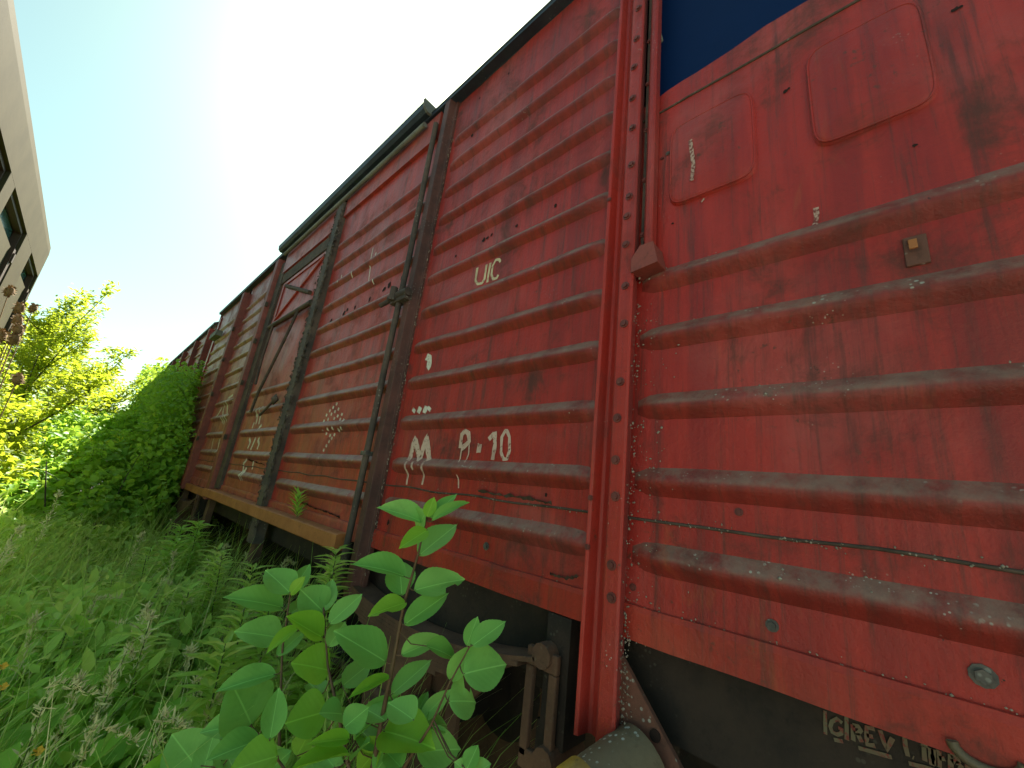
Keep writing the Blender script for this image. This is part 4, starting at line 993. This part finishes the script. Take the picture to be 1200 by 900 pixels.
# --- two yellow flowers at the left edge
for (u, v, d, lb) in ((3,782,1.9,'yellow flower at the left edge, the upper one'),(3,806,1.85,'yellow flower just below the upper one at the left edge'),(44,882,1.55,'small yellow flower low in the grass near the lower left corner')):
    p = at_y(u, v, d); t = thing('yellow_flower', lb, 'flower', (p.x, p.y, GZ), 'yellow flowers in the grass'); inv = Matrix.Translation((-p.x, -p.y, -GZ))
    g = MB(); g.tube([(p.x, p.y, GZ), p], .0015, 5); g.build('stem', M['stem_green'], t).matrix_parent_inverse = inv
    for i in range(5):
        a = i*1.2566; g = MB(); r = Vector((math.cos(a), math.sin(a)*.8-.2, .4+.5*math.sin(a))).normalized()*.014; s_ = Vector((-math.sin(a), math.cos(a), .2))*.006
        g.add([p, p+r*.6+s_, p+r, p+r*.6-s_], [(0,1,2,3)]); g.build('petal', M['petal'], t).matrix_parent_inverse = inv

# ------------------------------------------------------------------ the sapling with large leaves in the foreground
def leaf_mesh(name, curl, fold, bite, seed):
    """unit leaf along +x, width 1 in y"""
    rs = random.Random(seed); NXl, NYl = 26, 6; vs = []; 
    for i in range(NXl+1):
        t = i/NXl; wd = .5*(math.sin(math.pi*min(1, t**.78))**.8)*(1+.05*(((t*13+seed) % 1.0)-.5))
        if t > .9: wd *= .75
        for j in range(-NYl//2, NYl//2+1):
            s = j/(NYl/2); ww = wd
            if bite and s*bite > 0 and .55 < t < .8: ww *= .55
            y = s*ww
            z = fold*abs(s)**1.3*ww*1.2 - curl*t*t*.3 + .02*math.sin(t*9+seed+s*2)*abs(s)
            vs.append((t, y, z))
    k = NYl+1
    fs = [(i*k+j, (i+1)*k+j, (i+1)*k+j+1, i*k+j+1) for i in range(NXl) for j in range(NYl)]
    me = bpy.data.meshes.new('leaf'); me.from_pydata(vs, [], fs); me.polygons.foreach_set('use_smooth', [True]*len(fs)); me.update()
    return me
variants = {}
for mt in ('big_leaf', 'big_leaf_young'):
    for i, (c, f_, b_) in enumerate(((.3,.25,0),(.6,.35,0),(.1,.2,0),(.9,.4,0),(.35,.3,1),(.4,.25,-1),(-.2,.45,0))):
        me = leaf_mesh('leaf', c, f_, b_, i*3+1); me.materials.append(M[mt]); variants[(mt, i)] = me
bush = thing('sapling', 'leafy green sapling with large oval leaves in front of the red wagon', 'sapling', (.5, .85, GZ))
binv = Matrix.Translation((-.5, -.85, -GZ))
def stem_line(px, r0, r1, ground=None):
    pts = [at_x(u, v, xx) for u, v, xx in px]
    if ground: pts.append(Vector(ground))
    k = len(pts); g = MB(); fine = []; rs_ = []
    for i in range(k-1):
        for j in range(5): fine.append(pts[i].lerp(pts[i+1], j/5)); rs_.append(r0+(r1-r0)*((i+j/5)/(k-1)))
    fine.append(pts[-1]); rs_.append(r1); g.tube(fine, rs_, 8)
    o = g.build('stem', M['stem'], bush); o.matrix_parent_inverse = binv; return o, pts
stems = {}
stems['m'] = stem_line([(500,604,.55),(490,650,.55),(474,705,.55),(462,770,.55),(450,830,.55),(436,905,.55)], .0016, .0062, (.54,.84,GZ))
stems['s'] = stem_line([(341,690,.42),(331,760,.42),(328,830,.42),(327,905,.43)], .0016, .0042, (.46,.9,GZ))
stems['t'] = stem_line([(379,712,.47),(384,780,.475),(395,830,.48),(410,905,.49)], .0016, .0045, (.5,.86,GZ))
stems['r'] = stem_line([(552,755,.6),(527,800,.59),(505,850,.58),(470,905,.57)], .0013, .0035, (.55,.84,GZ))
stems['l'] = stem_line([(294,850,.38),(315,875,.385),(338,908,.4)], .0012, .003, (.48,.86,GZ))
LV = [  # stem, base px, tip px, width px, young, variant, depth of tip against base
 ('m',(495,612),(446,588),17,0,3,-.02),('m',(499,600),(487,622),24,0,0,.03),('m',(500,606),(509,582),16,1,0,.0),('m',(504,607),(536,578),15,0,2,.03),('m',(506,611),(551,583),13,0,3,.03),
 ('m',(491,651),(536,613),31,0,2,.02),('m',(501,621),(468,641),20,1,0,-.03),('m',(475,676),(418,652),20,0,3,-.03),('m',(471,698),(468,656),36,0,0,.04),('m',(485,692),(545,675),24,0,5,.02),
 ('m',(474,732),(526,694),24,0,2,.01),('m',(476,706),(432,719),19,1,4,-.03),('m',(453,776),(392,738),29,0,2,-.01),('m',(401,804),(434,777),27,0,2,.02),('m',(457,794),(409,814),12,1,1,-.03),
 ('m',(459,814),(506,772),23,0,2,.01),('m',(470,768),(520,744),17,0,1,0),('m',(499,757),(539,768),14,0,3,.03),
 ('r',(547,757),(560,722),19,0,2,.01),('r',(553,757),(593,727),20,0,2,.02),('r',(527,797),(554,756),22,0,6,-.02),('r',(543,790),(594,776),32,0,0,.01),('r',(526,822),(559,820),28,0,4,.02),
 ('r',(492,845),(529,807),17,0,2,0),('r',(487,839),(502,809),13,0,0,.02),('r',(500,851),(525,846),22,0,5,.03),('r',(488,881),(541,876),25,0,0,0),('m',(449,857),(506,868),31,1,1,-.06),
 ('m',(415,867),(472,814),15,0,6,-.06),('m',(485,844),(455,821),22,0,0,.02),('r',(547,902),(560,872),19,0,0,0),('r',(549,907),(533,892),13,0,0,0),('r',(556,907),(575,894),13,0,0,0),
 ('s',(340,695),(312,666),22,0,0,.02),('s',(341,695),(364,660),20,0,0,.02),('s',(340,697),(358,675),14,1,2,-.02),('s',(331,712),(266,695),19,0,1,-.03),('t',(380,716),(390,678),20,0,2,.02),
 ('t',(379,717),(352,690),24,0,2,.0),('t',(386,731),(425,695),25,0,2,.02),('s',(330,748),(276,737),24,0,0,-.01),('t',(378,747),(334,723),18,1,6,-.03),('s',(349,736),(313,760),16,1,3,-.03),
 ('s',(324,769),(358,738),18,0,2,.02),('s',(340,719),(361,705),20,0,0,.03),('t',(385,758),(405,727),24,0,0,.02),('t',(386,786),(343,774),30,1,0,-.01),
 ('s',(323,790),(254,805),20,0,1,-.02),('l',(295,850),(272,799),40,0,2,-.02),('l',(316,867),(327,805),26,0,2,.01),('l',(294,851),(237,850),22,0,3,.0),('l',(304,868),(245,885),28,0,1,-.04),
 ('l',(229,897),(201,860),30,0,2,.0),('l',(237,907),(251,858),28,0,2,.02),('l',(226,897),(166,898),20,1,3,-.03),('l',(326,886),(268,901),30,1,0,-.01),('l',(318,901),(341,879),18,0,0,0),
 ('t',(383,834),(334,846),32,1,0,-.01),('t',(402,837),(376,833),22,0,0,-.03),('t',(403,853),(432,828),28,0,0,.0),('t',(409,866),(366,868),12,1,3,-.04),('t',(348,886),(363,857),26,1,0,-.01),
 ('t',(409,885),(342,893),18,1,1,-.05),('t',(414,889),(431,867),16,0,0,-.04),('m',(439,906),(463,872),28,0,0,0),('m',(419,906),(451,867),26,1,2,-.05),('t',(350,907),(402,892),26,0,0,-.04),('l',(304,901),(338,880),15,0,6,-.04),
 ('t',(392,900),(372,872),22,0,0,.03),('s',(330,850),(352,830),20,0,0,.05),('m',(445,880),(420,850),22,0,0,.05),('m',(452,845),(428,828),22,0,0,.04),('l',(275,905),(262,872),24,0,0,.03),('l',(204,906),(190,884),20,0,0,.0),('m',(470,900),(452,878),20,0,0,.03),('t',(376,815),(362,797),18,0,0,.04)]
XD = {'m': .55, 's': .42, 't': .475, 'r': .59, 'l': .385}
for i, (s_, b_, tp, wpx, yg, va, dd) in enumerate(LV):
    x0 = XD[s_]+random.uniform(-.012, .012)
    B = at_x(*b_, x0); dist = B.length
    T = at_d(*tp, dist*(1+dd*1.2)+random.uniform(-.01, .01))
    dv = T-B; ln_ = dv.length; dx = dv.normalized()
    cam_n = -(B.normalized()); nrm = cam_n*.75+Vector((0, 0, .75))+Vector((random.gauss(0,.18), random.gauss(0,.18), 0))
    nrm = (nrm-dx*nrm.dot(dx)).normalized(); sy = nrm.cross(dx)
    depth = B.dot(fw); wd = wpx/FPX*depth*1.12
    sq = sy.dot(CR)*1, sy.dot(CU)*1; vis = max(.55, math.hypot(*sq)); wd = wd/vis*.86
    me = variants[('big_leaf_young' if yg else 'big_leaf', va)]
    o = bpy.data.objects.new('leaf', me); COL.objects.link(o); o.parent = bush; o.matrix_parent_inverse = binv
    R_ = Matrix((dx, sy, nrm)).transposed().to_4x4()
    o.matrix_basis = Matrix.Translation(B) @ R_ @ Matrix.Diagonal((ln_, wd, (ln_+wd)/2, 1))
    # petiole to the nearest point of its stem
    pts = stems[s_][1]; best = None
    for a, b in zip(pts[:-1], pts[1:]):
        ab = b-a; q = max(0, min(1, (B-a).dot(ab)/ab.length_squared)); c = a+ab*q; dd_ = (c-B).length
        if best is None or dd_ < best[0]: best = (dd_, c)
    e = best[1]; 
    if best[0] > .004:
        g = MB(); md = B.lerp(e, .5)+Vector((0, 0, -.12*best[0])); g.tube([e, md, B, B+dx*ln_*.04], [.0014,.0011,.001,.0009], 5)
        g.build('petiole', M['stem'], bush).matrix_parent_inverse = binv
